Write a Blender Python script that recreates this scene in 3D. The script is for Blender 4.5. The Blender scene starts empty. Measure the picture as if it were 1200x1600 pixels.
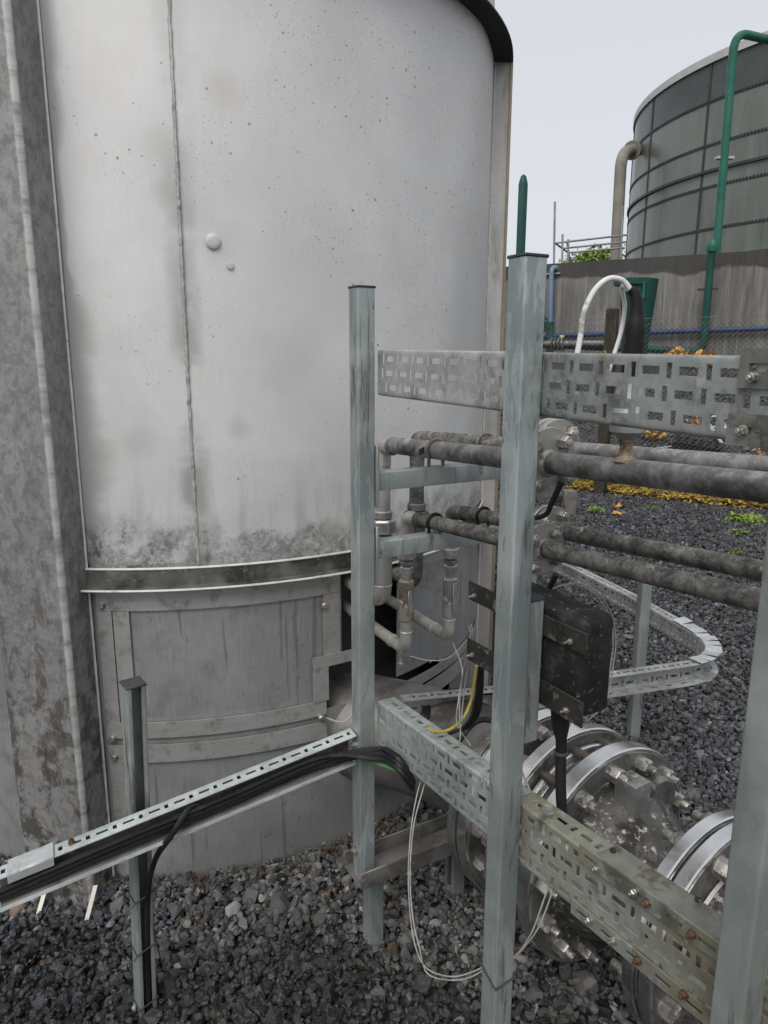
import bpy, bmesh, math, random
import numpy as np
from mathutils import Vector, Matrix
random.seed(7); rng = np.random.default_rng(7)
S = bpy.context.scene; COL = S.collection
rad = math.radians; PI = math.pi
def V(*a): return Vector(a[0] if len(a) == 1 else a)

# ---------------------------------------------------------------- survey camera (used to measure positions)
H = 1.5; FPX = 1130.0; PITCH = .2123; ROLL = .0028
_R0 = V(1, 0, 0); _F = V(0, math.cos(PITCH), -math.sin(PITCH)); _U0 = V(0, math.sin(PITCH), math.cos(PITCH))
_R = _R0*math.cos(ROLL) + _U0*math.sin(ROLL); _U = _U0*math.cos(ROLL) - _R0*math.sin(ROLL)
EYE = V(0, 0, H)
def ray(x, y): return _R*((x-600)/FPX) - _U*((y-800)/FPX) + _F
def at(x, y, Y): r = ray(x, y); return EYE + r*(Y/r.y)
def onz(x, y, z=0): r = ray(x, y); return EYE + r*((z-H)/r.z)
D = V(.49, -.872, 0).normalized()        # direction of the row of posts
N = V(.872, .49, 0).normalized()         # square to it, away from the viewer
L0 = V(-.047, 1.55, 0)                   # foot of the far post
ZV = V(0, 0, 1)
def pl(x, y, off): r = ray(x, y); return EYE + r*(((L0+N*off-EYE).dot(N))/r.dot(N))
def sp(s, off, z): return L0 + D*s + N*off + ZV*z
def s_of(p): return (p-L0).dot(D)
TC = V(-.714, 2.939, 0); TR = 1.10
def cy(x, y, R=TR, C=TC):
    r = ray(x, y); a = r.x**2+r.y**2; b = r.x*(EYE.x-C.x)+r.y*(EYE.y-C.y); c = (EYE.x-C.x)**2+(EYE.y-C.y)**2-R*R
    t = (-b-math.sqrt(max(b*b-a*c, 0)))/a; p = EYE+r*t
    return math.atan2(p.y-C.y, p.x-C.x), p.z
def tp(a, R, z): return V(TC.x+R*math.cos(a), TC.y+R*math.sin(a), z)

# ---------------------------------------------------------------- mesh builder
class G:
    def __init__(s): s.v = []; s.f = []
    def add(s, vs, fs):
        o = len(s.v); s.v += [tuple(p) for p in vs]; s.f += [tuple(i+o for i in f) for f in fs]; return s
    def box(s, c, u, v, w, a, b, d):
        c = V(c); u = V(u).normalized()*a/2; v = V(v).normalized()*b/2; w = V(w).normalized()*d/2
        P = [c+u*i+v*j+w*k for k in (-1, 1) for j in (-1, 1) for i in (-1, 1)]
        return s.add(P, [(0, 2, 3, 1), (4, 5, 7, 6), (0, 1, 5, 4), (2, 6, 7, 3), (0, 4, 6, 2), (1, 3, 7, 5)])
    def abox(s, c, a, b, d): return s.box(c, (1, 0, 0), (0, 1, 0), (0, 0, 1), a, b, d)
    def ext(s, prof, org, u, v, w, l):                 # closed 2D profile swept l along w
        org, u, v, w = V(org), V(u), V(v), V(w); n = len(prof)
        A = [org+u*p[0]+v*p[1] for p in prof]; B = [p+w*l for p in A]
        return s.add(A+B, [(i, (i+1) % n, n+(i+1) % n, n+i) for i in range(n)]+[tuple(range(n))[::-1], tuple(range(n, 2*n))])
    def tube(s, pts, r, k=10, caps=True, flat=None):
        pts = [V(p) for p in pts]; n = len(pts); rs = r if isinstance(r, (list, tuple)) else [r]*n
        T = []
        for i in range(n):
            t = (pts[min(i+1, n-1)]-pts[max(i-1, 0)]); T.append(t.normalized() if t.length > 1e-9 else V(0, 0, 1))
        x = T[0].orthogonal().normalized() if flat is None else (V(flat)-T[0]*V(flat).dot(T[0])).normalized()
        vs = []; fs = []
        for i in range(n):
            x = (x-T[i]*x.dot(T[i])).normalized(); y = T[i].cross(x)
            for j in range(k):
                a = 2*PI*j/k; vs.append(pts[i]+(x*math.cos(a)+y*math.sin(a))*rs[i])
        for i in range(n-1):
            for j in range(k): fs.append((i*k+j, i*k+(j+1) % k, (i+1)*k+(j+1) % k, (i+1)*k+j))
        if caps: fs += [tuple(range(k))[::-1], tuple((n-1)*k+j for j in range(k))]
        return s.add(vs, fs)
    def lathe(s, prof, org, ax, k=32):                 # prof: (t along axis, radius), ends closed with fans
        org, ax = V(org), V(ax).normalized(); x = ax.orthogonal().normalized(); y = ax.cross(x)
        if abs(ax.z) < .9: x = (ZV-ax*ZV.dot(ax)).normalized(); y = ax.cross(x)
        vs = [org+ax*t+(x*math.cos(2*PI*j/k)+y*math.sin(2*PI*j/k))*r for t, r in prof for j in range(k)]
        fs = [(i*k+j, i*k+(j+1) % k, (i+1)*k+(j+1) % k, (i+1)*k+j) for i in range(len(prof)-1) for j in range(k)]
        fs += [tuple(range(k))[::-1], tuple((len(prof)-1)*k+j for j in range(k))]
        return s.add(vs, fs)
    def hexbolt(s, c, ax, af, h=None, washer=True, stud=0, twist=0.):
        c, ax = V(c), V(ax).normalized(); h = h or af*.65; R = af/math.sqrt(3)
        x = (ZV-ax*ZV.dot(ax)); x = (x if x.length > .1 else V(1, 0, 0)-ax*ax.x).normalized(); y = ax.cross(x)
        if washer: s.lathe([(0, R*1.12), (af*.09, R*1.12)], c, ax, 14)
        b = c+ax*af*.09
        ring = lambda t, q: [b+ax*t+(x*math.cos(twist+PI/3*j)+y*math.sin(twist+PI/3*j))*q for j in range(6)]
        vs = ring(0, R)+ring(h*.86, R)+ring(h, R*.86); o = [tuple(range(6))[::-1], tuple(12+j for j in range(6))]
        for i in (0, 6): o += [(i+j, i+(j+1) % 6, i+6+(j+1) % 6, i+6+j) for j in range(6)]
        s.add(vs, o)
        if stud: s.lathe([(0, af*.3), (stud*.9, af*.3), (stud, af*.25)], b+ax*h*.9, ax, 10)
        return s
    def plate(s, fm, U, Vv, slots, th, xu=(), xv=()):   # slotted sheet: fm(u,v,w) -> point
        us = sorted({round(a, 5) for a in [0, U, *xu] + [q for t in slots for q in t[:2] if 0 < q < U]})
        vs_ = sorted({round(a, 5) for a in [0, Vv, *xv] + [q for t in slots for q in t[2:] if 0 < q < Vv]})
        ui = np.array(us); vi = np.array(vs_); uc = (ui[1:]+ui[:-1])/2; vc = (vi[1:]+vi[:-1])/2
        keep = np.ones((len(uc), len(vc)), bool)
        for a, b, c, d in slots: keep[np.ix_((uc > a) & (uc < b), (vc > c) & (vc < d))] = False
        nu, nv = len(us), len(vs_); o = len(s.v)
        for w in (0, th): s.v += [tuple(fm(a, b, w)) for a in us for b in vs_]
        ix = lambda i, j, k: o+k*nu*nv+i*nv+j
        K = lambda i, j: 0 <= i < nu-1 and 0 <= j < nv-1 and keep[i, j]
        for i in range(nu-1):
            for j in range(nv-1):
                if not keep[i, j]: continue
                s.f.append((ix(i, j, 0), ix(i+1, j, 0), ix(i+1, j+1, 0), ix(i, j+1, 0)))
                s.f.append((ix(i, j, 1), ix(i, j+1, 1), ix(i+1, j+1, 1), ix(i+1, j, 1)))
                for (a, b, p, q) in ((i-1, j, (i, j), (i, j+1)), (i+1, j, (i+1, j+1), (i+1, j)), (i, j-1, (i+1, j), (i, j)), (i, j+1, (i, j+1), (i+1, j+1))):
                    if not K(a, b): s.f.append((ix(*p, 0), ix(*q, 0), ix(*q, 1), ix(*p, 1)))
        return s

def tag(o, label=None, cat=None, group=None, kind=None):
    if label: o['label'] = label
    if cat: o['category'] = cat
    if group: o['group'] = group
    if kind: o['kind'] = kind
    return o
def wpos(o):
    p = V(0, 0, 0)
    while o: p += o.location; o = o.parent
    return p
def obj(name, g, m, parent=None, base=None, bev=0, smooth=True, ang=38, seg=1):
    me = bpy.data.meshes.new(name); vs = g.v
    if parent is not None: off = wpos(parent) if base is None else V(base)
    else: off = V(base) if base is not None else V(0, 0, 0)
    me.from_pydata([(p[0]-off.x, p[1]-off.y, p[2]-off.z) for p in vs], [], g.f)
    if bev:
        bm = bmesh.new(); bm.from_mesh(me); bmesh.ops.remove_doubles(bm, verts=bm.verts, dist=1e-6)
        bmesh.ops.recalc_face_normals(bm, faces=bm.faces)
        es = [e for e in bm.edges if len(e.link_faces) == 2 and e.calc_face_angle(0) > rad(40)]
        bmesh.ops.bevel(bm, geom=es, offset=bev, segments=seg, affect='EDGES', clamp_overlap=True, profile=.6)
        bm.to_mesh(me); bm.free()
    else:
        bm = bmesh.new(); bm.from_mesh(me); bmesh.ops.recalc_face_normals(bm, faces=bm.faces); bm.to_mesh(me); bm.free()
    if smooth:
        me.polygons.foreach_set('use_smooth', [True]*len(me.polygons)); me.set_sharp_from_angle(angle=rad(ang))
    me.materials.append(m); o = bpy.data.objects.new(name, me); COL.objects.link(o)
    if parent is not None: o.parent = parent; o.location = off-wpos(parent)
    else: o.location = off
    return o
def thing(name, label, cat, loc, group=None):
    o = bpy.data.objects.new(name, None); COL.objects.link(o); o.location = V(loc); o.empty_display_size = .05
    return tag(o, label, cat, group)
def spline(pts, n=8):                                   # Catmull-Rom
    P = [V(p) for p in pts]; P = [P[0]*2-P[1]]+P+[P[-1]*2-P[-2]]; out = []
    for i in range(1, len(P)-2):
        for k in range(n):
            t = k/n; a, b, c, d = P[i-1:i+3]
            out.append(.5*((2*b)+(c-a)*t+(2*a-5*b+4*c-d)*t*t+(3*b-a-3*c+d)*t**3))
    return out+[P[-2]]
def bend(pts, r, n=7):                                  # polyline with rounded corners
    P = [V(p) for p in pts]; out = [P[0]]
    for i in range(1, len(P)-1):
        a, b, c = P[i-1:i+2]; u = (a-b).normalized(); w = (c-b).normalized()
        rr = min(r, (a-b).length*.49, (c-b).length*.49); p, q = b+u*rr, b+w*rr
        out += [(p*(1-t)**2+b*2*t*(1-t)+q*t*t) for t in [k/n for k in range(n+1)]]
    return out+[P[-1]]

# ---------------------------------------------------------------- materials
def C3(c): return (c, c, c, 1) if isinstance(c, (int, float)) else (*c, 1)
class NT:
    def __init__(s, name):
        m = bpy.data.materials.new(name); m.use_nodes = True; s.m = m; s.t = m.node_tree; s.n = s.t.nodes; s.l = s.t.links
        s.b = s.n['Principled BSDF']
    def new(s, t, **k):
        n = s.n.new(t)
        for a, b in k.items():
            if a.startswith('i_'):
                q = a[2:]; n.inputs[int(q) if q.isdigit() else q].default_value = b
            else: setattr(n, a, b)
        return n
    def link(s, a, b): s.l.new(a, b)
    def put(s, x, sock):
        if hasattr(x, 'is_output'): s.l.new(x, sock)
        else: sock.default_value = x
    def math(s, op, a, b=0., c=None, clamp=False):
        n = s.new('ShaderNodeMath', operation=op, use_clamp=clamp); s.put(a, n.inputs[0]); s.put(b, n.inputs[1])
        if c is not None: s.put(c, n.inputs[2])
        return n.outputs[0]
    def rng(s, x, lo, hi, a=0., b=1., smooth=True):
        n = s.new('ShaderNodeMapRange', clamp=True); n.interpolation_type = 'SMOOTHSTEP' if smooth else 'LINEAR'
        s.put(x, n.inputs[0]); s.put(lo, n.inputs[1]); s.put(hi, n.inputs[2]); s.put(a, n.inputs[3]); s.put(b, n.inputs[4]); return n.outputs[0]
    def mix(s, f, a, b, mode='MIX'):
        n = s.new('ShaderNodeMix', data_type='RGBA', blend_type=mode); s.put(f, n.inputs[0])
        s.put(a if hasattr(a, 'is_output') else C3(a), n.inputs[6]); s.put(b if hasattr(b, 'is_output') else C3(b), n.inputs[7]); return n.outputs[2]
    def noise(s, vec, scale, detail=6, rough=.6, dist=0., stretch=None):
        if stretch:
            mp = s.new('ShaderNodeMapping'); mp.inputs['Scale'].default_value = stretch; s.link(vec, mp.inputs[0]); vec = mp.outputs[0]
        n = s.new('ShaderNodeTexNoise'); s.link(vec, n.inputs['Vector']); n.inputs['Scale'].default_value = scale
        n.inputs['Detail'].default_value = detail; n.inputs['Roughness'].default_value = rough; n.inputs['Distortion'].default_value = dist
        return n.outputs[0]
    def voro(s, vec, scale, out=0, feature='F1', rnd=1.):
        n = s.new('ShaderNodeTexVoronoi', feature=feature); s.link(vec, n.inputs['Vector']); n.inputs['Scale'].default_value = scale
        n.inputs['Randomness'].default_value = rnd; return n.outputs[out]
    def coords(s):
        tc = s.new('ShaderNodeTexCoord'); oi = s.new('ShaderNodeObjectInfo')
        a = s.new('ShaderNodeVectorMath', operation='SCALE'); a.inputs[0].default_value = (17.3, 29.1, 11.7); s.link(oi.outputs['Random'], a.inputs['Scale'])
        b = s.new('ShaderNodeVectorMath', operation='ADD'); s.link(tc.outputs['Object'], b.inputs[0]); s.link(a.outputs[0], b.inputs[1]); return b.outputs[0]
    def bump(s, h, strength, dist=.002):
        n = s.new('ShaderNodeBump'); n.inputs['Strength'].default_value = strength; n.inputs['Distance'].default_value = dist
        s.link(h, n.inputs['Height']); s.link(n.outputs[0], s.b.inputs['Normal'])
    def fin(s, col, rough, metal=0., spec=None):
        s.put(col if hasattr(col, 'is_output') else C3(col), s.b.inputs['Base Color']); s.put(rough, s.b.inputs['Roughness']); s.put(metal, s.b.inputs['Metallic'])
        s.b.inputs['Specular IOR Level'].default_value = .22 if spec is None else spec
        return s.m
def mk(name, c0, c1, scale=10, rough=(.4, .6), metal=0., layers=(), bump=.15, bscale=90, stretch=None, spec=None, bd=.002):
    t = NT(name); v = t.coords(); n = t.noise(v, scale, 8, .62, .3, stretch)
    col = t.mix(t.rng(n, .32, .68), c0, c1); rg = t.rng(n, .3, .7, rough[0], rough[1]); mt = metal
    for L in layers:
        k = t.rng(t.noise(v, L['s'], 10, L.get('r', .68), L.get('d', .4), L.get('st')), L['lo'], L['hi'], 0., L.get('a', 1.))
        if 'up' in L:                                   # lies on faces that look up (dirt and lichen settle there)
            ge = t.new('ShaderNodeNewGeometry'); sx = t.new('ShaderNodeSeparateXYZ'); t.link(ge.outputs['Normal'], sx.inputs[0])
            k = t.math('MULTIPLY', k, t.rng(sx.outputs[2], L['up'][0], L['up'][1]))
        col = t.mix(k, col, L['c']); rg = t.mix(k, rg, L.get('rg', .85)); 
        if metal: mt = t.math('MULTIPLY', mt, t.math('SUBTRACT', 1., t.math('MULTIPLY', k, L.get('dm', .8))))
    t.bump(t.noise(v, bscale, 5, .6), bump, bd)
    return t.fin(col, rg, mt, spec)
DIRT = (.035, .031, .026)
M = {}
M['galv'] = mk('galvanised steel', (.30, .335, .325), (.42, .45, .44), 6, (.38, .58), .55, [
    dict(c=(.19, .225, .225), s=4.5, lo=.505, hi=.545, st=(2.6, 2.6, .6), a=.6, dm=.2, rg=.5, d=.9), dict(c=(.50, .56, .57), s=8, lo=.57, hi=.60, st=(2.6, 2.6, .35), a=.45, dm=.1, rg=.45), dict(c=(.06, .052, .042), s=8, lo=.585, hi=.66, st=(3, 3, .3), a=.8), dict(c=(.10, .10, .09), s=26, lo=.62, hi=.66, st=(1, 1, .35), a=.7), dict(c=(.55, .56, .54), s=30, lo=.62, hi=.72, a=.4)], .12, 120)
M['galv_old'] = mk('weathered galvanised steel', (.24, .26, .245), (.36, .385, .37), 5, (.45, .62), .5, [
    dict(c=(.17, .185, .165), s=6, lo=.48, hi=.62, st=(2, 2, .5), a=.7, dm=.3), dict(c=(.055, .048, .038), s=6, lo=.53, hi=.64, st=(2.6, 2.6, .3), a=.85), dict(c=(.30, .31, .29), s=40, lo=.6, hi=.7, a=.4)], .15, 120)
def tray_mat(name, c0, c1, dirt, extra=()):
    t = NT(name); v = t.coords(); sp_ = t.voro(v, 75, 1); sv = t.new('ShaderNodeSeparateColor'); t.link(sp_, sv.inputs[0])
    n = t.noise(v, 7, 8, .6, .4); col = t.mix(t.rng(n, .35, .65), c0, c1); col = t.mix(t.math('MULTIPLY', sv.outputs[0], .35), col, tuple(min(1, q*1.45) for q in c1))
    k = t.rng(t.noise(v, 11, 10, .7, .5), .5, .66, 0., dirt); col = t.mix(k, col, (.055, .052, .043))
    for c, s, lo, hi, a in extra: col = t.mix(t.rng(t.noise(v, s, 8, .6, .3), lo, hi, 0., a), col, c)
    k2 = t.rng(t.noise(v, 38, 6, .6), .6, .7, 0., .5); col = t.mix(k2, col, (.5, .52, .5))
    t.bump(t.noise(v, 150, 4, .6), .15, .001)
    return t.fin(col, t.rng(n, .3, .7, .42, .62), t.math('SUBTRACT', .55, t.math('MULTIPLY', k, .45)))
M['tray'] = tray_mat('spangled galvanised tray', (.19, .205, .195), (.30, .315, .30), .75)
M['tray_far'] = tray_mat('clean galvanised tray', (.40, .44, .44), (.56, .60, .59), .25)
M['tray_mid'] = tray_mat('dusty galvanised tray', (.28, .28, .27), (.42, .43, .42), .5)
M['tray_low'] = tray_mat('yellowed galvanised tray', (.27, .30, .285), (.39, .43, .41), .6, [((.21, .185, .09), 3.2, .50, .66, .5)])
M['tray_yel'] = tray_mat('ochre stained galvanised tray', (.26, .275, .24), (.36, .38, .335), .6, [((.23, .195, .105), 4.0, .40, .62, .75), ((.07, .065, .05), 6, .55, .66, .7)])
M['splice'] = mk('stained splice plate', (.13, .135, .125), (.24, .24, .21), 14, (.4, .6), .5, [dict(c=(.03, .03, .028), s=12, lo=.5, hi=.62, a=.8), dict(c=(.2, .17, .08), s=6, lo=.5, hi=.65, a=.5)])
M['tray_end'] = mk('bare galvanised offcut', (.5, .52, .52), (.66, .68, .68), 9, (.35, .5), .6, [dict(c=(.12, .11, .1), s=8, lo=.56, hi=.68, a=.7)])
M['steel'] = mk('machined stainless steel', (.60, .60, .59), (.74, .74, .73), 14, (.2, .34), .95, [dict(c=(.25, .23, .2), s=9, lo=.58, hi=.72, a=.55, dm=.4, rg=.5), dict(c=(.80, .80, .79), s=45, lo=.63, hi=.72, a=.3, dm=.2, rg=.4)], .06, 200)
M['flange_small'] = mk('dull stainless flange', (.35, .34, .32), (.47, .46, .435), 16, (.38, .52), .75, [dict(c=(.12, .10, .08), s=16, lo=.54, hi=.68, a=.7)], .1, 200)
M['cast'] = mk('grimy cast steel', (.10, .095, .088), (.18, .172, .16), 14, (.4, .58), .6, [dict(c=(.04, .036, .032), s=13, lo=.47, hi=.6, a=.85), dict(c=(.62, .60, .57), s=55, lo=.55, hi=.64, a=.8, rg=.8), dict(c=(.55, .53, .50), s=11, lo=.58, hi=.68, a=.5)], .4, 140)
M['face'] = mk('shade darkened flange face', (.20, .195, .185), (.32, .315, .30), 10, (.36, .5), .8, [dict(c=(.045, .04, .035), s=8, lo=.46, hi=.62, a=.85)], .12, 180)  # shade on the flange faces put into a darker steel colour, with dirt
M['cast_pale'] = mk('worn cast steel', (.30, .295, .28), (.42, .41, .39), 16, (.36, .5), .7, [dict(c=(.06, .055, .05), s=12, lo=.52, hi=.66, a=.85), dict(c=(.6, .59, .56), s=30, lo=.58, hi=.68, a=.7)], .25, 150)
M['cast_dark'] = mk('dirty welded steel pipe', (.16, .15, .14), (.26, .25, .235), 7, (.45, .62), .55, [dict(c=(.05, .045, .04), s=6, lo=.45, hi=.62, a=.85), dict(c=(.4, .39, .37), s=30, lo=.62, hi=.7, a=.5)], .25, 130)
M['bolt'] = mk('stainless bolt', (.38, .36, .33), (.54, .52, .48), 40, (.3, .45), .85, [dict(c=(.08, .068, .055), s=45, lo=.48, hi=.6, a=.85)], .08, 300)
M['rust_bolt'] = mk('rusty bolt', (.075, .046, .032), (.14, .085, .052), 60, (.6, .8), .3, [dict(c=(.4, .36, .3), s=50, lo=.57, hi=.64, a=.7)], .3, 300)
M['rod'] = mk('dark threaded rod', (.12, .10, .085), (.20, .17, .145), 30, (.45, .6), .7, (), .4, 420)
M['pipe_lichen'] = mk('lichen covered pipe', (.13, .125, .113), (.23, .22, .20), 26, (.6, .8), .3, [dict(c=(.024, .022, .02), s=30, lo=.40, hi=.60, a=.75, r=.8), dict(c=(.48, .47, .42), s=95, lo=.54, hi=.64, a=.55, up=(-.3, .6), r=.75), dict(c=(.50, .48, .44), s=13, lo=.55, hi=.63, a=.6, up=(-.1, .7), r=.75)], .6, 220)
M['pipe_grey'] = mk('sooty steel pipe', (.23, .225, .215), (.37, .36, .345), 16, (.5, .68), .45, [dict(c=(.035, .033, .031), s=9, lo=.40, hi=.60, a=.8, r=.75), dict(c=(.50, .49, .48), s=110, lo=.52, hi=.66, a=.45, up=(-.1, .8), r=.75), dict(c=(.55, .54, .53), s=9, lo=.5, hi=.64, a=.65, up=(.1, .9), r=.72)], .4, 220)
M['pipe_clean'] = mk('brushed stainless pipe', (.45, .425, .385), (.58, .56, .52), 9, (.36, .5), .7, [dict(c=(.22, .19, .15), s=8, lo=.54, hi=.66, a=.7), dict(c=(.07, .06, .05), s=22, lo=.62, hi=.7, a=.6)], .08, 200)
M['valve'] = mk('worn valve steel', (.40, .39, .37), (.55, .54, .52), 22, (.3, .45), .85, [dict(c=(.12, .1, .08), s=26, lo=.52, hi=.66, a=.75)], .1, 260)
M['valve_rust'] = mk('brown stained valve steel', (.27, .23, .18), (.40, .36, .30), 24, (.4, .55), .6, [dict(c=(.09, .055, .03), s=26, lo=.5, hi=.62, a=.8)], .15, 260)
M['box'] = mk('sooty black paint', (.010, .010, .0105), (.022, .022, .021), 10, (.5, .7), 0, [dict(c=(.05, .052, .03), s=7, lo=.55, hi=.68, a=.55), dict(c=(.18, .175, .16), s=85, lo=.60, hi=.66, a=.6), dict(c=(.07, .068, .06), s=16, lo=.52, hi=.66, a=.6)], .25, 200, spec=.3)
M['strap'] = mk('grimy mounting strip', (.018, .017, .015), (.04, .037, .032), 10, (.5, .7), .2, [dict(c=(.17, .16, .14), s=40, lo=.55, hi=.64, a=.7), dict(c=(.012, .012, .012), s=9, lo=.52, hi=.62, a=.8)], .25, 200)
M['cap'] = mk('black plastic end cap', (.03, .032, .036), (.055, .058, .064), 20, (.45, .6), 0, [dict(c=(.16, .16, .16), s=40, lo=.6, hi=.7, a=.5)])
M['rubber'] = mk('black cable sheath', (.010, .010, .011), (.02, .02, .022), 12, (.38, .55), 0, [dict(c=(.07, .068, .062), s=20, lo=.56, hi=.7, a=.6)], .1, 200)
M['shrink'] = mk('black heat shrink', (.007, .0065, .0065), (.013, .012, .012), 14, (.42, .6), 0, [dict(c=(.08, .075, .07), s=24, lo=.58, hi=.70, a=.4)], .3, 120)
M['white'] = mk('weathered white cable', (.52, .52, .50), (.68, .68, .66), 30, (.5, .65), 0, [dict(c=(.2, .19, .175), s=24, lo=.54, hi=.64, a=.7)], .15, 200)
M['wire'] = mk('thin grey wire', (.26, .25, .235), (.38, .37, .35), 30, (.45, .6), 0, [dict(c=(.18, .16, .14), s=18, lo=.55, hi=.65, a=.6)])
M['earth'] = mk('green and yellow earth cable', (.33, .27, .05), (.38, .31, .07), 10, (.4, .5), 0, [dict(c=(.06, .17, .06), s=5, lo=.54, hi=.60, a=.9, rg=.45), dict(c=(.06, .05, .03), s=16, lo=.58, hi=.7, a=.6)])
M['green_wire'] = mk('green earth cable', (.07, .24, .07), (.11, .30, .10), 14, (.4, .5))
M['slat'] = mk('cream plastic slat', (.60, .57, .49), (.70, .67, .6), 20, (.5, .6), 0, [dict(c=(.25, .2, .14), s=12, lo=.58, hi=.68, a=.6)])
M['lichen_post'] = mk('dark mossy post', (.03, .026, .02), (.055, .048, .036), 12, (.7, .9), 0, [dict(c=(.30, .29, .03), s=9, lo=.60, hi=.66, a=.9)], .4, 60)
M['green'] = mk('green painted pipe', (.020, .105, .075), (.034, .14, .105), 2.5, (.35, .5), 0, [dict(c=(.02, .06, .045), s=3, lo=.54, hi=.68, a=.6)])
M['green_dark'] = mk('dark green paint', (.010, .055, .045), (.016, .075, .06), 3, (.35, .5), 0, [dict(c=(.012, .03, .026), s=4, lo=.52, hi=.66, a=.6)])
M['blue'] = mk('grey blue pipe', (.13, .19, .27), (.19, .25, .33), 3, (.35, .5), .2)
M['blue_dark'] = mk('dark blue pipe', (.02, .04, .10), (.03, .055, .13), 3, (.4, .5))
M['vent'] = mk('grey brown pipe', (.20, .18, .15), (.25, .23, .195), 2, (.5, .65), 0, [dict(c=(.12, .1, .08), s=3, lo=.56, hi=.7, a=.6)])
M['scaf'] = mk('scaffold tube', (.24, .25, .26), (.36, .37, .38), 3, (.4, .5), .6)
M['black_pl'] = mk('black recycled plastic', (.012, .012, .013), (.03, .03, .03), 20, (.5, .7))
M['alu'] = mk('aluminium', (.6, .62, .63), (.72, .74, .75), 10, (.3, .45), .8, [dict(c=(.3, .12, .08), s=6, lo=.6, hi=.66, a=.6)])
M['block'] = mk('mossy concrete block', (.12, .115, .10), (.19, .18, .155), 16, (.8, .95), 0, [dict(c=(.06, .07, .03), s=10, lo=.5, hi=.64, a=.7)], .4, 80)
M['fence'] = mk('chain link wire', (.10, .10, .095), (.16, .16, .155), 20, (.5, .6), .5)
M['boss'] = mk('dull steel boss', (.46, .455, .44), (.54, .535, .52), 30, (.5, .6), .2, [dict(c=(.3, .29, .27), s=40, lo=.56, hi=.68, a=.5)])
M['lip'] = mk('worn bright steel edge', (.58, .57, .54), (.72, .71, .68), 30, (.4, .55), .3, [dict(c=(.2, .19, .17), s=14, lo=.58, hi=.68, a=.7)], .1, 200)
M['neck'] = mk('rust stained neck', (.22, .15, .09), (.36, .29, .21), 60, (.5, .7), .3, [dict(c=(.07, .04, .025), s=50, lo=.46, hi=.6, a=.85)])
M['weld'] = mk('weld metal', (.34, .33, .31), (.52, .51, .48), 60, (.4, .6), .4, [dict(c=(.13, .12, .10), s=22, lo=.52, hi=.64, a=.7)], .3, 200)
M['rib_beige'] = mk('beige weathered stainless', (.40, .385, .36), (.54, .525, .50), 4, (.42, .55), .45, [dict(c=(.30, .27, .23), s=7, lo=.48, hi=.66, st=(2, 2, .3), a=.6), dict(c=(.16, .14, .115), s=10, lo=.6, hi=.7, st=(2, 2, .4), a=.6)], .12, 120)
M['tint'] = mk('heat tinted steel', (.25, .20, .135), (.35, .30, .22), 6, (.4, .5), .5, [dict(c=(.2, .16, .11), s=9, lo=.52, hi=.66, st=(1, 1, .3), a=.7)])
M['grime'] = mk('grimy ring face', (.075, .075, .066), (.15, .15, .135), 9, (.55, .8), .2, [dict(c=(.02, .02, .018), s=5, lo=.42, hi=.6, a=.85), dict(c=(.3, .3, .27), s=40, lo=.58, hi=.68, a=.5)], .3, 90)
M['inside'] = mk('dark interior and ring shade', (.035, .033, .031), (.06, .057, .053), 6, (.7, .9))
M['roof'] = mk('pale rim sheet', (.42, .42, .40), (.52, .52, .5), 2, (.5, .6), .2, [dict(c=(.28, .27, .25), s=2, lo=.52, hi=.7, a=.5)])
M['rock'] = None

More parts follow.
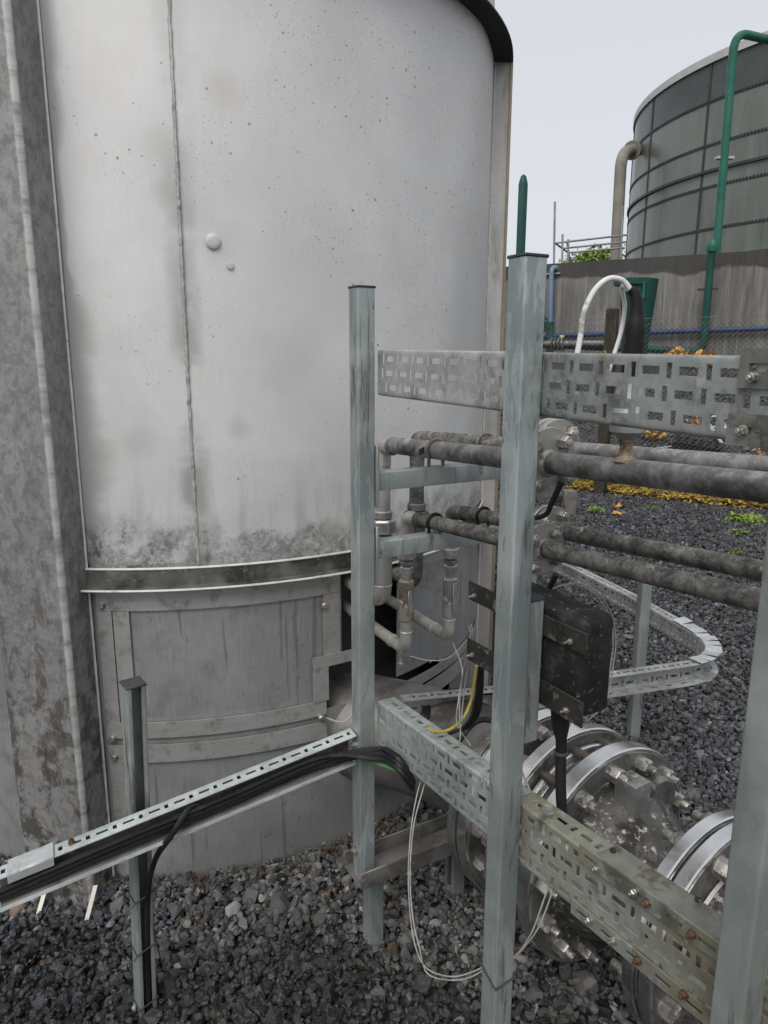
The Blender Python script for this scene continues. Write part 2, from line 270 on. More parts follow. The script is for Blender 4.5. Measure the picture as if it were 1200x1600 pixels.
def mat_tank(kind):
    """stainless vessel wall: uv.x = metres round from the weld, uv.y = height"""
    t = NT('stainless vessel '+kind); uvn = t.new('ShaderNodeUVMap'); uvn.uv_map = 'UVMap'; uv = uvn.outputs[0]
    sx = t.new('ShaderNodeSeparateXYZ'); t.link(uv, sx.inputs[0]); u, v = sx.outputs[0], sx.outputs[1]
    big = t.noise(uv, 2.2, 6, .6, .3); mid = t.noise(uv, 9, 8, .65, .3); fine = t.noise(uv, 120, 4, .6, 0, (1, .12, 1))
    if kind == 'wall':
        col = t.mix(t.rng(big, .35, .65), (.57, .567, .56), (.65, .647, .638))
        col = t.mix(t.rng(t.noise(uv, 3.2, 6, .6, .4), .48, .70, 0., .55), col, (.60, .57, .53))       # warm film
        col = t.mix(t.rng(fine, .4, .7, 0., .16), col, (.5, .5, .5))
        au = t.math('ABSOLUTE', t.math('ADD', u, t.math('MULTIPLY', t.math('SUBTRACT', mid, .5), .05)))
        lowv = t.rng(v, 1.05, 2.3, 1., .25)
        st = t.noise(uv, 4.5, 5, .6, .2, (.6, .9, 1))
        k = t.math('MULTIPLY', t.rng(au, .012, .055, 1., 0.), t.rng(st, .36, .56)); k = t.math('MULTIPLY', k, lowv)
        col = t.mix(t.math('MULTIPLY', k, .78), col, (.27, .265, .25))                                  # heat stain by the weld
        # dirty film next to the left rib
        e = t.math('ADD', u, .285); ew = t.math('ADD', .012, t.math('MULTIPLY', t.rng(v, 1., 2.4, .11, .03), t.rng(t.noise(uv, 3, 5, .6, .3, (.4, 1, 1)), .3, .7)))
        k = t.rng(t.math('DIVIDE', e, ew), .2, 1.25, 1., 0.); col = t.mix(t.math('MULTIPLY', k, .72), col, (.31, .31, .30))
        # grime band at the foot
        hgt = t.math('ADD', .955, t.math('MULTIPLY', t.rng(mid, .3, .72), .125))
        k = t.rng(t.math('SUBTRACT', v, hgt), -.035, .05, 1., 0.); k = t.math('MULTIPLY', k, t.rng(t.noise(uv, 60, 8, .8, .2), .30, .62))
        col = t.mix(t.math('MULTIPLY', k, .78), col, (.13, .122, .113))
        k = t.math('MULTIPLY', t.rng(v, .95, 1.12, 1., 0.), t.rng(t.noise(uv, 13, 8, .7, .8), .53, .57)); k = t.math('MULTIPLY', k, t.rng(u, -.26, .0, 1., .35)); col = t.mix(t.math('MULTIPLY', k, .9), col, (.055, .05, .047))
        k = t.math('MULTIPLY', t.rng(v, 1.0, 1.32, .5, 0.), t.rng(t.noise(uv, 30, 5, .6, 0, (1, .1, 1)), .45, .7)); col = t.mix(k, col, (.36, .35, .34))
        # rust freckles
        for sc, r0, amt, cc in ((22, .11, .85, (.24, .19, .12)), (44, .15, .8, (.28, .23, .16)), (85, .2, .7, (.32, .27, .20)), (160, .26, .6, (.36, .31, .25))):
            dn = t.rng(t.math('ADD', t.noise(uv, 2.4, 5, .6), t.math('ADD', t.math('MULTIPLY', u, .10), t.math('MULTIPLY', t.math('SUBTRACT', v, 1.7), .08))), .46, .66)
            vo = t.new('ShaderNodeTexVoronoi'); t.link(uv, vo.inputs['Vector']); vo.inputs['Scale'].default_value = sc
            sc_ = t.new('ShaderNodeSeparateColor'); t.link(vo.outputs['Color'], sc_.inputs[0])
            on = t.rng(sc_.outputs[0], t.math('SUBTRACT', 1.02, t.math('MULTIPLY', dn, .92)), t.math('SUBTRACT', 1.05, t.math('MULTIPLY', dn, .92)))
            k = t.math('MULTIPLY', t.rng(vo.outputs['Distance'], r0*.4, r0, 1., 0.), on); col = t.mix(t.math('MULTIPLY', k, amt), col, cc)
        # handled smudges
        for (px, py, r, a, cc) in ((372, 672, .05, .4, (.36, .36, .35)), (214, 690, .06, .28, (.33, .33, .32)), (345, 385, .09, .38, (.42, .42, .41)), (350, 140, .07, .35, (.5, .45, .37)), (430, 560, .12, .18, (.45, .45, .45)), (262, 300, .05, .55, (.42, .41, .37)), (250, 220, .06, .4, (.46, .45, .41)), (560, 250, .16, .15, (.52, .48, .42)), (520, 830, .05, .5, (.3, .3, .29))):
            a0, z0 = cy(px, py); u0 = (a0-W_ANG)*TR
            vm = t.new('ShaderNodeVectorMath', operation='DISTANCE'); t.link(uv, vm.inputs[0]); vm.inputs[1].default_value = (u0, z0, 0)
            dd = t.math('ADD', vm.outputs['Value'], t.math('MULTIPLY', t.math('SUBTRACT', mid, .5), r*1.1))
            col = t.mix(t.rng(dd, r*.1, r, a, 0.), col, cc)
        rg = t.rng(big, .3, .7, .5, .6); mt = .32; bs = .08
    elif kind == 'rib':
        col = t.mix(t.rng(big, .35, .65), (.24, .235, .23), (.33, .325, .315))
        k = t.rng(t.noise(uv, 42, 9, .72, .25, (1, .55, 1)), .46, .56, 0., .6); col = t.mix(k, col, (.165, .16, .155))
        k = t.rng(t.noise(uv, 75, 8, .7, .5), .52, .60, 0., .4); col = t.mix(k, col, (.38, .37, .355))
        k = t.math('MULTIPLY', t.rng(t.noise(uv, 24, 9, .74, .3, (1, .45, 1)), .51, .58), t.rng(v, .1, 1.5, 1., .12)); col = t.mix(k, col, (.085, .075, .065))
        k = t.math('MULTIPLY', t.rng(t.noise(uv, 7, 7, .7, .3), .53, .6), t.rng(v, .2, 1.2, .8, .1)); col = t.mix(k, col, (.06, .052, .045))
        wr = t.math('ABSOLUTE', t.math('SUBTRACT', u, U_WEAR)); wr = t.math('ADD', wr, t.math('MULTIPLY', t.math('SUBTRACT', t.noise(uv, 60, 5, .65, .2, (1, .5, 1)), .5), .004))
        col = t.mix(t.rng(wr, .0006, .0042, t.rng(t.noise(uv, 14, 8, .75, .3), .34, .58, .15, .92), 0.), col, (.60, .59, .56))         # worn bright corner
        rg = t.rng(mid, .3, .7, .46, .62); mt = .4; bs = .16
    elif kind == 'skirt':
        col = t.mix(t.rng(big, .35, .65), (.29, .295, .29), (.37, .37, .365)); col = t.mix(t.rng(fine, .4, .7, 0., .25), col, (.18, .18, .18))
        k = t.rng(t.noise(uv, 7, 9, .7, .6), .5, .68, 0., .5); col = t.mix(k, col, (.17, .16, .145))
        k = t.rng(t.noise(uv, 55, 5, .6, 0, (1, .6, 1)), .63, .70, 0., .55); col = t.mix(k, col, (.10, .092, .085))
        k = t.math('MULTIPLY', t.rng(t.noise(uv, 40, 4, .5, .3, (1, .05, 1)), .62, .66), .45); col = t.mix(k, col, (.11, .108, .105))
        rg = t.rng(mid, .3, .7, .42, .56); mt = .5; bs = .1
    else:   # strip
        col = t.mix(t.rng(big, .35, .65), (.36, .352, .335), (.46, .452, .435)); col = t.mix(t.rng(t.noise(uv, 90, 5, .6, .2, (.12, 1, 1)), .42, .66, 0., .2), col, (.27, .26, .24))
        k = t.rng(t.noise(uv, 16, 9, .75, .2), .5, .66, 0., .6); col = t.mix(k, col, (.15, .135, .11))
        rg = .5; mt = .5; bs = .12
    h = t.math('ADD', t.math('MULTIPLY', fine, .5), t.noise(uv, 3, 3, .5)); t.bump(h, bs, .004)
    return t.fin(col, rg, mt)
W_ANG = cy(300, 690)[0]
aL1, aL0 = cy(138, 890)[0], cy(31, 900)[0]
_am = (aL0+aL1)/2; _hw = TR*math.sin((aL1-aL0)/2); _q = (TR+.113-.006, _hw-.006)
U_WEAR = ((_am+math.atan2(_q[1], _q[0]))-W_ANG)*TR+math.hypot(*_q)-TR
for k_ in ('wall', 'rib', 'skirt', 'strip'): M['v_'+k_] = mat_tank(k_)
def uvmap(o, R=TR):
    me = o.data; uvl = me.uv_layers.new(name='UVMap'); b = wpos(o); co = np.zeros(len(me.vertices)*3); me.vertices.foreach_get('co', co); co = co.reshape(-1, 3)+np.array(b)
    li = np.zeros(len(me.loops), int); me.loops.foreach_get('vertex_index', li)
    rr = np.hypot(co[:, 0]-TC.x, co[:, 1]-TC.y)
    a = np.arctan2(co[:, 1]-TC.y, co[:, 0]-TC.x)-W_ANG; a = (a+PI) % (2*PI)-PI
    uv = np.stack([a*R+(rr-TR)*1.0*np.where(np.abs(rr-TR) > .012, 1, 0), co[:, 2]], 1)[li]; uvl.data.foreach_set('uv', uv.ravel())

# ---------------------------------------------------------------- 1. the stainless vessel
vessel = thing('steel_vessel', 'large pale stainless steel vessel with a weld seam, ribs and a panelled skirt', 'tank', (TC.x, TC.y, 0))
ZT = 2.50; ZR = .955; ZL = .897
def arcgrid(R, a0, a1, z0, z1, na, nz, keep=None, th=0, za=None, aa=None):
    g = G(); aa = aa or [a0+(a1-a0)*i/na for i in range(na+1)]; za = za or [z0+(z1-z0)*j/nz for j in range(nz+1)]
    fm = lambda i, j, r: tp(aa[i], r, za[j])
    na, nz = len(aa)-1, len(za)-1
    K = lambda i, j: 0 <= i < na and 0 <= j < nz and (keep is None or keep((aa[i]+aa[i+1])/2, (za[j]+za[j+1])/2))
    rs = [R] if not th else [R, R-th]
    for r in rs: g.v += [tuple(fm(i, j, r)) for i in range(na+1) for j in range(nz+1)]
    ix = lambda i, j, k: k*(na+1)*(nz+1)+i*(nz+1)+j
    for i in range(na):
        for j in range(nz):
            if not K(i, j): continue
            for k in range(len(rs)): g.f.append((ix(i, j, k), ix(i+1, j, k), ix(i+1, j+1, k), ix(i, j+1, k)))
            if th:
                for (a, b, p, q) in ((i-1, j, (i, j), (i, j+1)), (i+1, j, (i+1, j), (i+1, j+1)), (i, j-1, (i, j), (i+1, j)), (i, j+1, (i, j+1), (i+1, j+1))):
                    if not K(a, b): g.f.append((ix(*p, 0), ix(*q, 0), ix(*q, 1), ix(*p, 1)))
    return g
g = arcgrid(TR, -PI, PI, ZR-.03, 2.9, 180, 40)
n0 = len(g.v)
rr_ = np.random.default_rng(3)
def dent(p):                                            # rolled sheet is never quite round
    a = math.atan2(p[1]-TC.y, p[0]-TC.x); z = p[2]
    d_ = .0022*math.sin(a*9+z*2.1)+.0016*math.sin(a*21-z*3.7+1)+.0014*math.sin(z*6+a*4)
    return (p[0]+d_*math.cos(a), p[1]+d_*math.sin(a), z)
g.v = [dent(p) for p in g.v]
g.add([tp(2*PI*i/90, TR, ZR-.03) for i in range(90)], [tuple(range(90))])
g.add([tp(2*PI*i/90, TR, 2.9) for i in range(90)], [tuple(range(90))])
o = obj('wall', g, M['v_wall'], vessel); uvmap(o)
# conical roof above the frame
g = G().lathe([(0, TR+.02), (.03, TR+.02), (.33, .2), (.36, .12)], (TC.x, TC.y, 2.9), ZV, 90); o = obj('roof', g, M['v_wall'], vessel); uvmap(o)
# weld bead
a, _ = W_ANG, 0
g = G(); zz = ZR
bead = []; br = []
while zz < 2.9:
    bead.append(tp(W_ANG+random.gauss(0, .0006)+.002*math.sin(zz*3), TR+.0012, zz)); br.append(.0036+random.random()*.0014); zz += .009
g.tube(bead, br, 7); o = obj('weld_seam', g, M['weld'], vessel); uvmap(o)
# upper ring and lower ring
def ring(prof, name, mat, seg=140):
    g = G(); n = len(prof)
    for i in range(seg): g.v += [tuple(tp(2*PI*i/seg, r, z)) for r, z in prof]
    for i in range(seg):
        j = (i+1) % seg
        g.f += [(i*n+k, j*n+k, j*n+(k+1) % n, i*n+(k+1) % n) for k in range(n)]
    o = obj(name, g, mat, vessel, ang=25); uvmap(o); return o
ring([(TR-.01, ZT), (TR+.068, ZT), (TR+.068, ZT+.006), (TR+.0, ZT+.006)], 'upper_ring', M['inside'])  # near-black colour stands in for the shade under the ring
ring([(TR-.002, ZR-.008), (TR+.011, ZR-.006), (TR+.012, ZL+.005), (TR+.040, ZL+.003), (TR+.041, ZL-.002), (TR-.002, ZL-.002)], 'lower_ring', M['grime'])
# bright worn lips of the lower ring
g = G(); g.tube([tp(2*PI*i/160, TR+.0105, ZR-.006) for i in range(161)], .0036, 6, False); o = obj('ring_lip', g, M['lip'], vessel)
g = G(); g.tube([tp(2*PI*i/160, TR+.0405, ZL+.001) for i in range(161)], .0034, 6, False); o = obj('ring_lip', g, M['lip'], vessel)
# ribs: rounded box sections
aL1, aL0 = cy(138, 890)[0], cy(31, 900)[0]
def rib(a0, a1, prot, z0, z1, rc, name='rib', mat='v_rib'):
    am = (a0+a1)/2; rd = V(math.cos(am), math.sin(am), 0); tg = V(-math.sin(am), math.cos(am), 0); hw = TR*math.sin((a1-a0)/2)
    org = V(TC.x, TC.y, z0); base = TR*math.cos((a1-a0)/2)-.02
    pr = [(base, -hw)]
    for cxs, st in ((-1, 180), (1, 0)):
        for k in range(7):
            b = rad(90*k/6); e = TR+prot-rc
            if cxs < 0: pr.append((e+rc*math.sin(b), -hw+rc-rc*math.cos(b)))
            else: pr.append((e+rc*math.cos(b), hw-rc+rc*math.sin(b)))
    pr.append((base, hw))
    g = G(); nz = 24
    for j in range(nz+1):
        z = z0+(z1-z0)*j/nz; g.v += [tuple(V(TC.x, TC.y, z)+rd*p+tg*q) for p, q in pr]
    n = len(pr)
    g.f = [(j*n+k, j*n+(k+1) % n, (j+1)*n+(k+1) % n, (j+1)*n+k) for j in range(nz) for k in range(n)]+[tuple(range(n))[::-1], tuple(nz*n+k for k in range(n))]
    o = obj(name, g, M[mat] if mat else M['rib_beige'], vessel, ang=50); uvmap(o)
    # weld beads along both feet
    for s_ in (-1, 1):
        b = G(); q = org+rd*(TR+.003)+tg*s_*(hw+.001); pts = [V(q.x, q.y, z0+(z1-z0)*j/120) for j in range(121)]
        b.tube(pts, [.0032+random.random()*.0006 for _ in pts], 6); w = obj('weld_bead', b, M['lip'], vessel)
rib(aL0, aL1, .113, -.03, 2.60, .02)
aR0 = cy(774, 110)[0]
rib(aR0, aR0+rad(9.6), .066, -.03, ZT+.01, .004, 'rib', None)
rib(aR0+rad(90), aR0+rad(99.6), .066, -.03, ZT+.01, .004)
rib(aL0-rad(88), aL1-rad(88), .1, -.03, ZT+.01, .02)
# heat tinted outer edge of the right rib
q_ = V(TC.x, TC.y, 0)+V(math.cos(aR0+rad(.0)), math.sin(aR0), 0)*(TR+.058)
fr = V(math.cos(aR0+rad(4.8)), math.sin(aR0+rad(4.8)), 0); ft_ = V(-fr.y, fr.x, 0); hw_ = TR*math.sin(rad(4.8))
obj('rib_edge', G().box(V(TC.x, TC.y, (ZT+.02)/2)+fr*(TR+.060)-ft_*(hw_+.001), fr, ft_, ZV, .010, .006, ZT+.02), M['tint'], vessel, bev=.001)
am = aR0+rad(4.8); ed = V(math.cos(am), math.sin(am), 0); tg = V(-math.sin(am), math.cos(am), 0)
# skirt sheet with the opening for the pipes
a_nl, a_nr = cy(487, 1025)[0], cy(534, 930)[0]; a_or = cy(622, 950)[0]
def skirt_keep(a, z):
    if a_nr < a < a_or and .60 < z < ZL: return False
    if cy(511, 1080)[0] < a < cy(622, 950)[0] and .47 < z < .63: return False
    if rad(-58) < a < rad(-29) and .14 < z < .50 and ((a-rad(-44))/rad(14.5))**2+((z-.33)/.19)**2 < 1: return False
    return True
cuts_a = sorted(set([rad(q) for q in np.arange(-180, 180.1, 1.5)]+[a_nr, a_or, cy(511, 1080)[0]])); cuts_z = sorted(set([-.03+.02*k for k in range(47)]+[.60, .63, .47, .50, ZL+.01]))
g = arcgrid(TR-.004, 0, 0, 0, 0, 0, 0, skirt_keep, .003, cuts_z, cuts_a); o = obj('skirt', g, M['v_skirt'], vessel); uvmap(o)
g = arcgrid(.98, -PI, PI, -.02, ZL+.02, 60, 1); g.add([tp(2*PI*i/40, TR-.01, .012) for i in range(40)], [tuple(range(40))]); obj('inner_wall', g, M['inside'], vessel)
def strip(a0, a1, z0, z1, off=.0, th=.004, name='frame_strip', m='v_strip'):
    n = max(2, int(abs(a1-a0)/rad(2))+1); g = arcgrid(TR+off+th, a0, a1, z0, z1, n, 1, None, th); o = obj(name, g, M[m], vessel); uvmap(o); return o
aP0 = aL1+rad(.8)
zz_ = lambda x, y: cy(x, y)[1]; aa_ = lambda x, y: cy(x, y)[0]
a1 = aa_(178, 990); a2 = aa_(205, 1000); aE = aa_(530, 950)
z_tb = zz_(250, 953); strip(aP0, aE, z_tb, ZL-.004, .001)                        # top strip
strip(aP0, a1-.001, .505, z_tb-.001, .0); strip(a1+.002, a2, .505, z_tb-.001, .0)     # uprights on the left
strip(aa_(505, 1000), aE, zz_(520, 1030)+.02, z_tb-.001, .0)                       # right upright
zn = zz_(487, 1027); strip(a_nl, aa_(552, 1025), zn-.035, zn, .005); strip(a_nl, aa_(512, 1080), .505, zn-.036, .005)
strip(aP0, aa_(509, 1110), zz_(235, 1152), zz_(235, 1128), .002)                   # bottom strip of the upper panel
strip(aP0, aa_(510, 1140), zz_(235, 1190), zz_(235, 1163), .002)                   # top strip of the lower panel
strip(aP0, a1-.001, .0, zz_(235, 1190)-.001, .0)
strip(aa_(630, 1062), aR0-.01, .375, .43, .002); strip(aa_(630, 1062), aR0-.01, .44, .475, .002)
strip(aa_(625, 900), aR0-.01, ZL-.05, ZL-.004, .001)
strip(aL0-.75, aL0-.01, ZL-.05, ZL-.004, .001)
strip(aP0, aR0-.01, -.02, .004, .003, .006, 'base_strip', 'v_wall')
for px, py in ((160, 944), (177, 1151), (180, 1181), (505, 945), (500, 1120)):
    a, z = cy(px, py); nr = V(math.cos(a), math.sin(a), 0); obj('bolt', G().hexbolt(tp(a, TR+.006, z), nr, .017, .008), M['bolt'], vessel)
a, z = cy(333, 377); nr = V(math.cos(a), math.sin(a), 0)
obj('boss', G().lathe([(-.004, .0185), (.0006, .018), (.0022, .0145), (.0028, .009), (.0029, .002)], tp(a, TR, z), nr, 24), M['boss'], vessel); uvmap(vessel.children[-1])
a, z = cy(360, 415); nr = V(math.cos(a), math.sin(a), 0)
obj('boss', G().lathe([(-.003, .009), (.0005, .0085), (.001, .005), (.0011, .001)], tp(a, TR, z), nr, 18), M['boss'], vessel); uvmap(vessel.children[-1])

# ---------------------------------------------------------------- 2. strut posts
def cprof(w=.041, t=.0025, lip=.0075, sl=.022, r=.004):
    """C channel outline, opening towards +x"""
    h = w/2; o = []
    for cx_, cy_, a0 in ((-h+r, h-r, 90), (-h+r, -h+r, 180)):
        o += [(cx_+r*math.cos(rad(a0+90*k/4)), cy_+r*math.sin(rad(a0+90*k/4))) for k in range(5)]
    r2 = r
    lo = [(h-r2+r2*math.cos(rad(-90+90*k/4)), -h+r2+r2*math.sin(rad(-90+90*k/4))) for k in range(5)]
    y = sl/2
    up = [(h-r2+r2*math.cos(rad(90*k/4)), h-r2+r2*math.sin(rad(90*k/4))) for k in range(5)]
    inner = [(h, -y), (h-lip, -y), (h-lip, -y-t), (h-t, -y-t), (h-t, -h+t), (-h+t, -h+t), (-h+t, h-t), (h-t, h-t), (h-t, y+t), (h-lip, y+t), (h-lip, y), (h, y)]
    return o+lo+inner+up
def strut(name, foot, top, opening, mat, label, cat='post', group=None, cap=True, w=.041, parent=None):
    foot, top = V(foot), V(top); ax = (top-foot).normalized(); x = V(opening); x = (x-ax*x.dot(ax)).normalized(); y = ax.cross(x)
    p = parent or thing(name, label, cat, foot, group)
    pr = cprof(w); n = len(pr); l = (top-foot).length; g = G()
    A = [foot+x*a+y*b for a, b in pr]; B = [q+ax*l for q in A]
    # the profile is concave: cap it with quads between outside and inside is not needed, the ends are covered
    g.add(A+B, [(i, (i+1) % n, n+(i+1) % n, n+i) for i in range(n)])
    obj('channel', g, mat, p, ang=30)
    if cap: obj('end_cap', G().box(top+ax*.001, x, y, ax, w+.003, w+.003, .005), M['cap'], p, bev=.0015)
    return p
ZP = 1.637
A0 = V(.207, 1.100, 0); R0 = V(.424, .722, 0)
PG = 'galvanised strut posts of the pipe rack'
post_far = strut('strut_post', L0+ZV*.26, L0+ZV*ZP, N, M['galv'], 'pale galvanised strut post at the far tray end, standing on a steel bracket', group=PG)
post_mid = strut('strut_post', A0-ZV*.05, A0+ZV*(ZP+.003), N, M['galv'], 'tall galvanised strut post in the centre with a black tie near its foot', group=PG)
post_near = strut('strut_post', R0-ZV*.05, R0+ZV*(ZP+.003), N, M['galv_old'], 'grimy galvanised strut post nearest the viewer, cut off by the right edge', group=PG)
for z in (.61, .33):
    obj('bolt', G().hexbolt(L0+V(-.87, -.49, 0)*.0205+ZV*z, -N, .015, .008, stud=.004), M['bolt'], post_far)
# second strut behind the middle post
b2 = A0+N*.0425-D*.016; st2 = strut('strut_post', b2+ZV*.86, b2+ZV*1.112, N, M['galv'], 'short strut bolted behind the central post, carrying the black box', group=PG)
# leg under the bracket and the leg behind the flange
lg = onz(583, 1483)+V(0, .018, 0)
strut('support_post', lg-ZV*.05, lg+ZV*.262, N, M['galv'], 'short galvanised leg under the steel bracket in the gravel', 'post', cap=False)
lg2 = onz(711, 1405)+V(0, .02, 0)
strut('support_post', lg2-ZV*.05, lg2+ZV*.262, -N, M['galv_old'], 'short galvanised leg half hidden behind the dark pipe flange', 'post', cap=False)
# bracket channel from the post to the second leg
br = thing('steel_bracket', 'dark steel channel bracket running under the big pipe from the post foot', 'bracket', L0+ZV*.26)
c0 = L0-N*.032+ZV*.30; ln = .52
obj('base_plate', G().box(c0+N*ln/2-ZV*.041, N, D, ZV, ln, .085, .006), M['cast_dark'], br, bev=.001)
for s_ in (-1, 1): obj('flange_side', G().box(c0+N*ln/2+D*.0455*s_-ZV*.022, N, D, ZV, ln, .006, .044), M['cast_dark'], br, bev=.001)
obj('saddle', G().box(c0+N*.42-ZV*.02, N, D, ZV, .1, .07, .05), M['cast_dark'], br, bev=.002)
# near left stub with its open side to the viewer
f_ = onz(226, 1598, .03); f_ = at(229, 1598, 1.415); f_ = f_+(f_-at(208, 1068, 1.40))*.1; t_ = at(208, 1068, 1.40)
stub = strut('strut_post', f_, t_, V(.62, -.80, 0), M['galv_old'], 'short open-channel strut post by the vessel skirt, carrying the black cable', group=PG)
obj('clip', G().box(at(213, 1580, 1.408), (1, .2, 0), (0, 1, 0), (0, 0, 1), .008, .03, .05), M['galv'], stub, bev=.001)

# ---------------------------------------------------------------- 3. perforated trays
def trayG(path, h, f, sgn, rows, frows, th=.0018, rb=.005, per=.056, xu_extra=()):
    """channel tray: path = front line of web bottom; flanges point along sgn*(left normal)"""
    P = [V(p) for p in path]; ds = [0]
    for a, b in zip(P, P[1:]): ds.append(ds[-1]+V(b.x-a.x, b.y-a.y, 0).length)
    def pos(u):
        i = 0
        while i < len(ds)-2 and u > ds[i+1]: i += 1
        t = (u-ds[i])/max(1e-9, ds[i+1]-ds[i]); return P[i].lerp(P[i+1], t)
    def nor(u):
        e = .004; d_ = pos(min(u+e, ds[-1]))-pos(max(u-e, 0)); d_.z = 0; d_.normalize(); return V(-d_.y, d_.x, 0)*sgn
    arc = rb*PI/2; f1 = f-rb; h1 = h-2*rb; VV = 2*f1+2*arc+h1
    def prof(v):                                         # -> (out, up, normal inside (out, up))
        if v < f1: return (f-v, 0, 0, 1)
        v -= f1
        if v < arc: a = v/rb; return (rb-rb*math.sin(a), rb-rb*math.cos(a), math.sin(a), math.cos(a))
        v -= arc
        if v < h1: return (0, rb+v, 1, 0)
        v -= h1
        if v < arc: a = v/rb; return (rb-rb*math.cos(a), h-rb+rb*math.sin(a), math.cos(a), -math.sin(a))
        return (rb+v-arc, h, 0, -1)
    def fm(u, v, w):
        o_, z_, no, nz = prof(v); p = pos(u); n_ = nor(u); return p+n_*(o_+no*w)+ZV*(z_+nz*w)
    U = ds[-1]; slots = []; w0 = f1+arc-rb
    for r in rows:                                       # rows: (height fraction, phase, style)
        vc = w0+h*r[0]; k = -1; ph = r[1]*per
        while k*per+ph < U:
            u0 = k*per+ph
            slots.append((u0, u0+.008, vc-.0095, vc+.0095)); slots.append((u0+.0185, u0+.0455, vc-.0052, vc+.0052)); k += 1
    vt = f1+arc+h1+arc
    for r in frows:
        vc = vt+f1*r[0]; k = -1; ph = r[1]*per
        while k*per+ph < U:
            u0 = k*per+ph
            slots.append((u0, u0+.008, vc-.007, vc+.007)); slots.append((u0+.02, u0+.043, vc-.004, vc+.004))
            vb = f1*(1-r[0]); slots.append((u0+.02, u0+.043, vb-.004, vb+.004)); k += 1
    slots = [q for q in slots if q[0] > .006 and q[1] < U-.006]
    xv = [f1, f1+arc+h1, *[f1+arc*i/3 for i in (1, 2, 3)], *[f1+arc+h1+arc*i/3 for i in (1, 2, 3)]]
    return G().plate(fm, U, VV, slots, th, list(ds)+list(xu_extra), xv), fm, VV, w0
def SP(s, z, off=.026): return sp(s, off, z)
# upper tray
g, fmU, VU, w0U = trayG([SP(.021, 1.419), SP(.508, 1.4115)], .095, .05, 1, [(.8, .35), (.5, .27), (.2, .55)], [(.5, .3)])
up1 = thing('cable_tray', 'perforated tray section between the far post and the central post, the vessel showing through it', 'cable tray', SP(.02, 1.418), 'perforated steel cable trays')
obj('channel', g, M['tray_mid'], up1, ang=30)
g, fmU, VU, w0U = trayG([SP(.512, 1.4115), SP(1.35, 1.400)], .0945, .05, 1, [(.8, .35), (.5, .27), (.2, .55)], [(.5, .3)])
up2 = thing('cable_tray', 'grey spangled perforated tray running from the central post to the right edge', 'cable tray', SP(.51, 1.411), 'perforated steel cable trays')
obj('channel', g, M['tray'], up2, ang=30)
def splice(p0, p1, hgt, lift, tray, mat, slots, th=.003, zoff=0):
    """slotted plate on the face of a tray from p0 to p1 (bottom line)"""
    p0, p1 = V(p0), V(p1); dr = p1-p0; Ln = dr.length; dr.normalize(); nn = -N
    fm = lambda u, v, w: p0+dr*u+ZV*v+nn*(lift+w)
    g = G().plate(fm, Ln, hgt, slots, th); return obj('splice_plate', g, mat, tray, smooth=False)
q = pl(1156, 606, .026); q1 = q+D*.4; splice(q, q1, .043, .002, up2, M['splice'], [(.012+.05*k, .04+.05*k, .018, .027) for k in range(7)])
q = pl(1137, 694, .026); q1 = q+D*.4; splice(q, q1, .036, .002, up2, M['splice'], [(.012+.05*k, .04+.05*k, .014, .022) for k in range(7)])
for px, py in ((1178, 590), (1161, 673)): obj('bolt', G().hexbolt(pl(px, py, .021), -N, .010, .006, stud=.005), M['bolt'], up2)
# lower tray
g, fmL, VL, w0L = trayG([SP(.021, .607), SP(.508, .638)], .112, .045, 1, [(.86, .3), (.62, .8), (.38, .3), (.14, .8)], [(.5, .1)], per=.054)
lo1 = thing('cable_tray', 'pale perforated tray below the far post, black cables entering its end', 'cable tray', SP(.02, .607), 'perforated steel cable trays')
obj('channel', g, M['tray_low'], lo1, ang=30)
g, fmL, VL, w0L = trayG([SP(.512, .638), SP(1.25, .688)], .114, .045, 1, [(.86, .3), (.62, .8), (.38, .3), (.14, .8)], [(.5, .1)], per=.054)
lo2 = thing('cable_tray', 'yellow stained perforated tray with rusty bolts running to the nearest post', 'cable tray', SP(.51, .64), 'perforated steel cable trays')
obj('channel', g, M['tray_yel'], lo2, ang=30)
q = pl(907, 1341, .026); q1 = sp(s_of(q)+.5, .026, q.z+.034); splice(q, q1, .027, .002, lo2, M['tray_yel'], [(.012+.05*k, .038+.05*k, .010, .017) for k in range(9)])
q = pl(895, 1424, .026); q1 = sp(s_of(q)+.5, .026, q.z+.034); splice(q, q1, .025, .002, lo2, M['tray_yel'], [(.012+.05*k, .038+.05*k, .009, .016) for k in range(9)])
for i, (px, py) in enumerate(((933, 1356), (991, 1394), (1012, 1410), (1082, 1459), (922, 1437), (959, 1469), (998, 1500), (1070, 1553))):
    obj('bolt', G().hexbolt(pl(px, py, .0205), -N, .0095, .006, stud=.005), M['rust_bolt' if i in (2, 3, 6, 7) else 'bolt'], lo2)
# cover sheet on the near half of the lower tray's top
c_ = sp(1.0, .05, .641+.062*.62+.117)
ca = sp(.70, .048, .6515+.1185); cb = sp(1.25, .048, .688+.1175); obj('cover', G().box((ca+cb)/2, cb-ca, N, ZV, (cb-ca).length, .048, .002), M['splice'], lo2, bev=.0005)
for px, py in ((958, 1328), (1090, 1417)):
    q = onz(px, py, .775); obj('hole', G().lathe([(0, .005), (.0016, .005)], V(q.x, q.y, .7735+(.0 if px < 1000 else .012)), ZV, 12), M['box'], lo2)
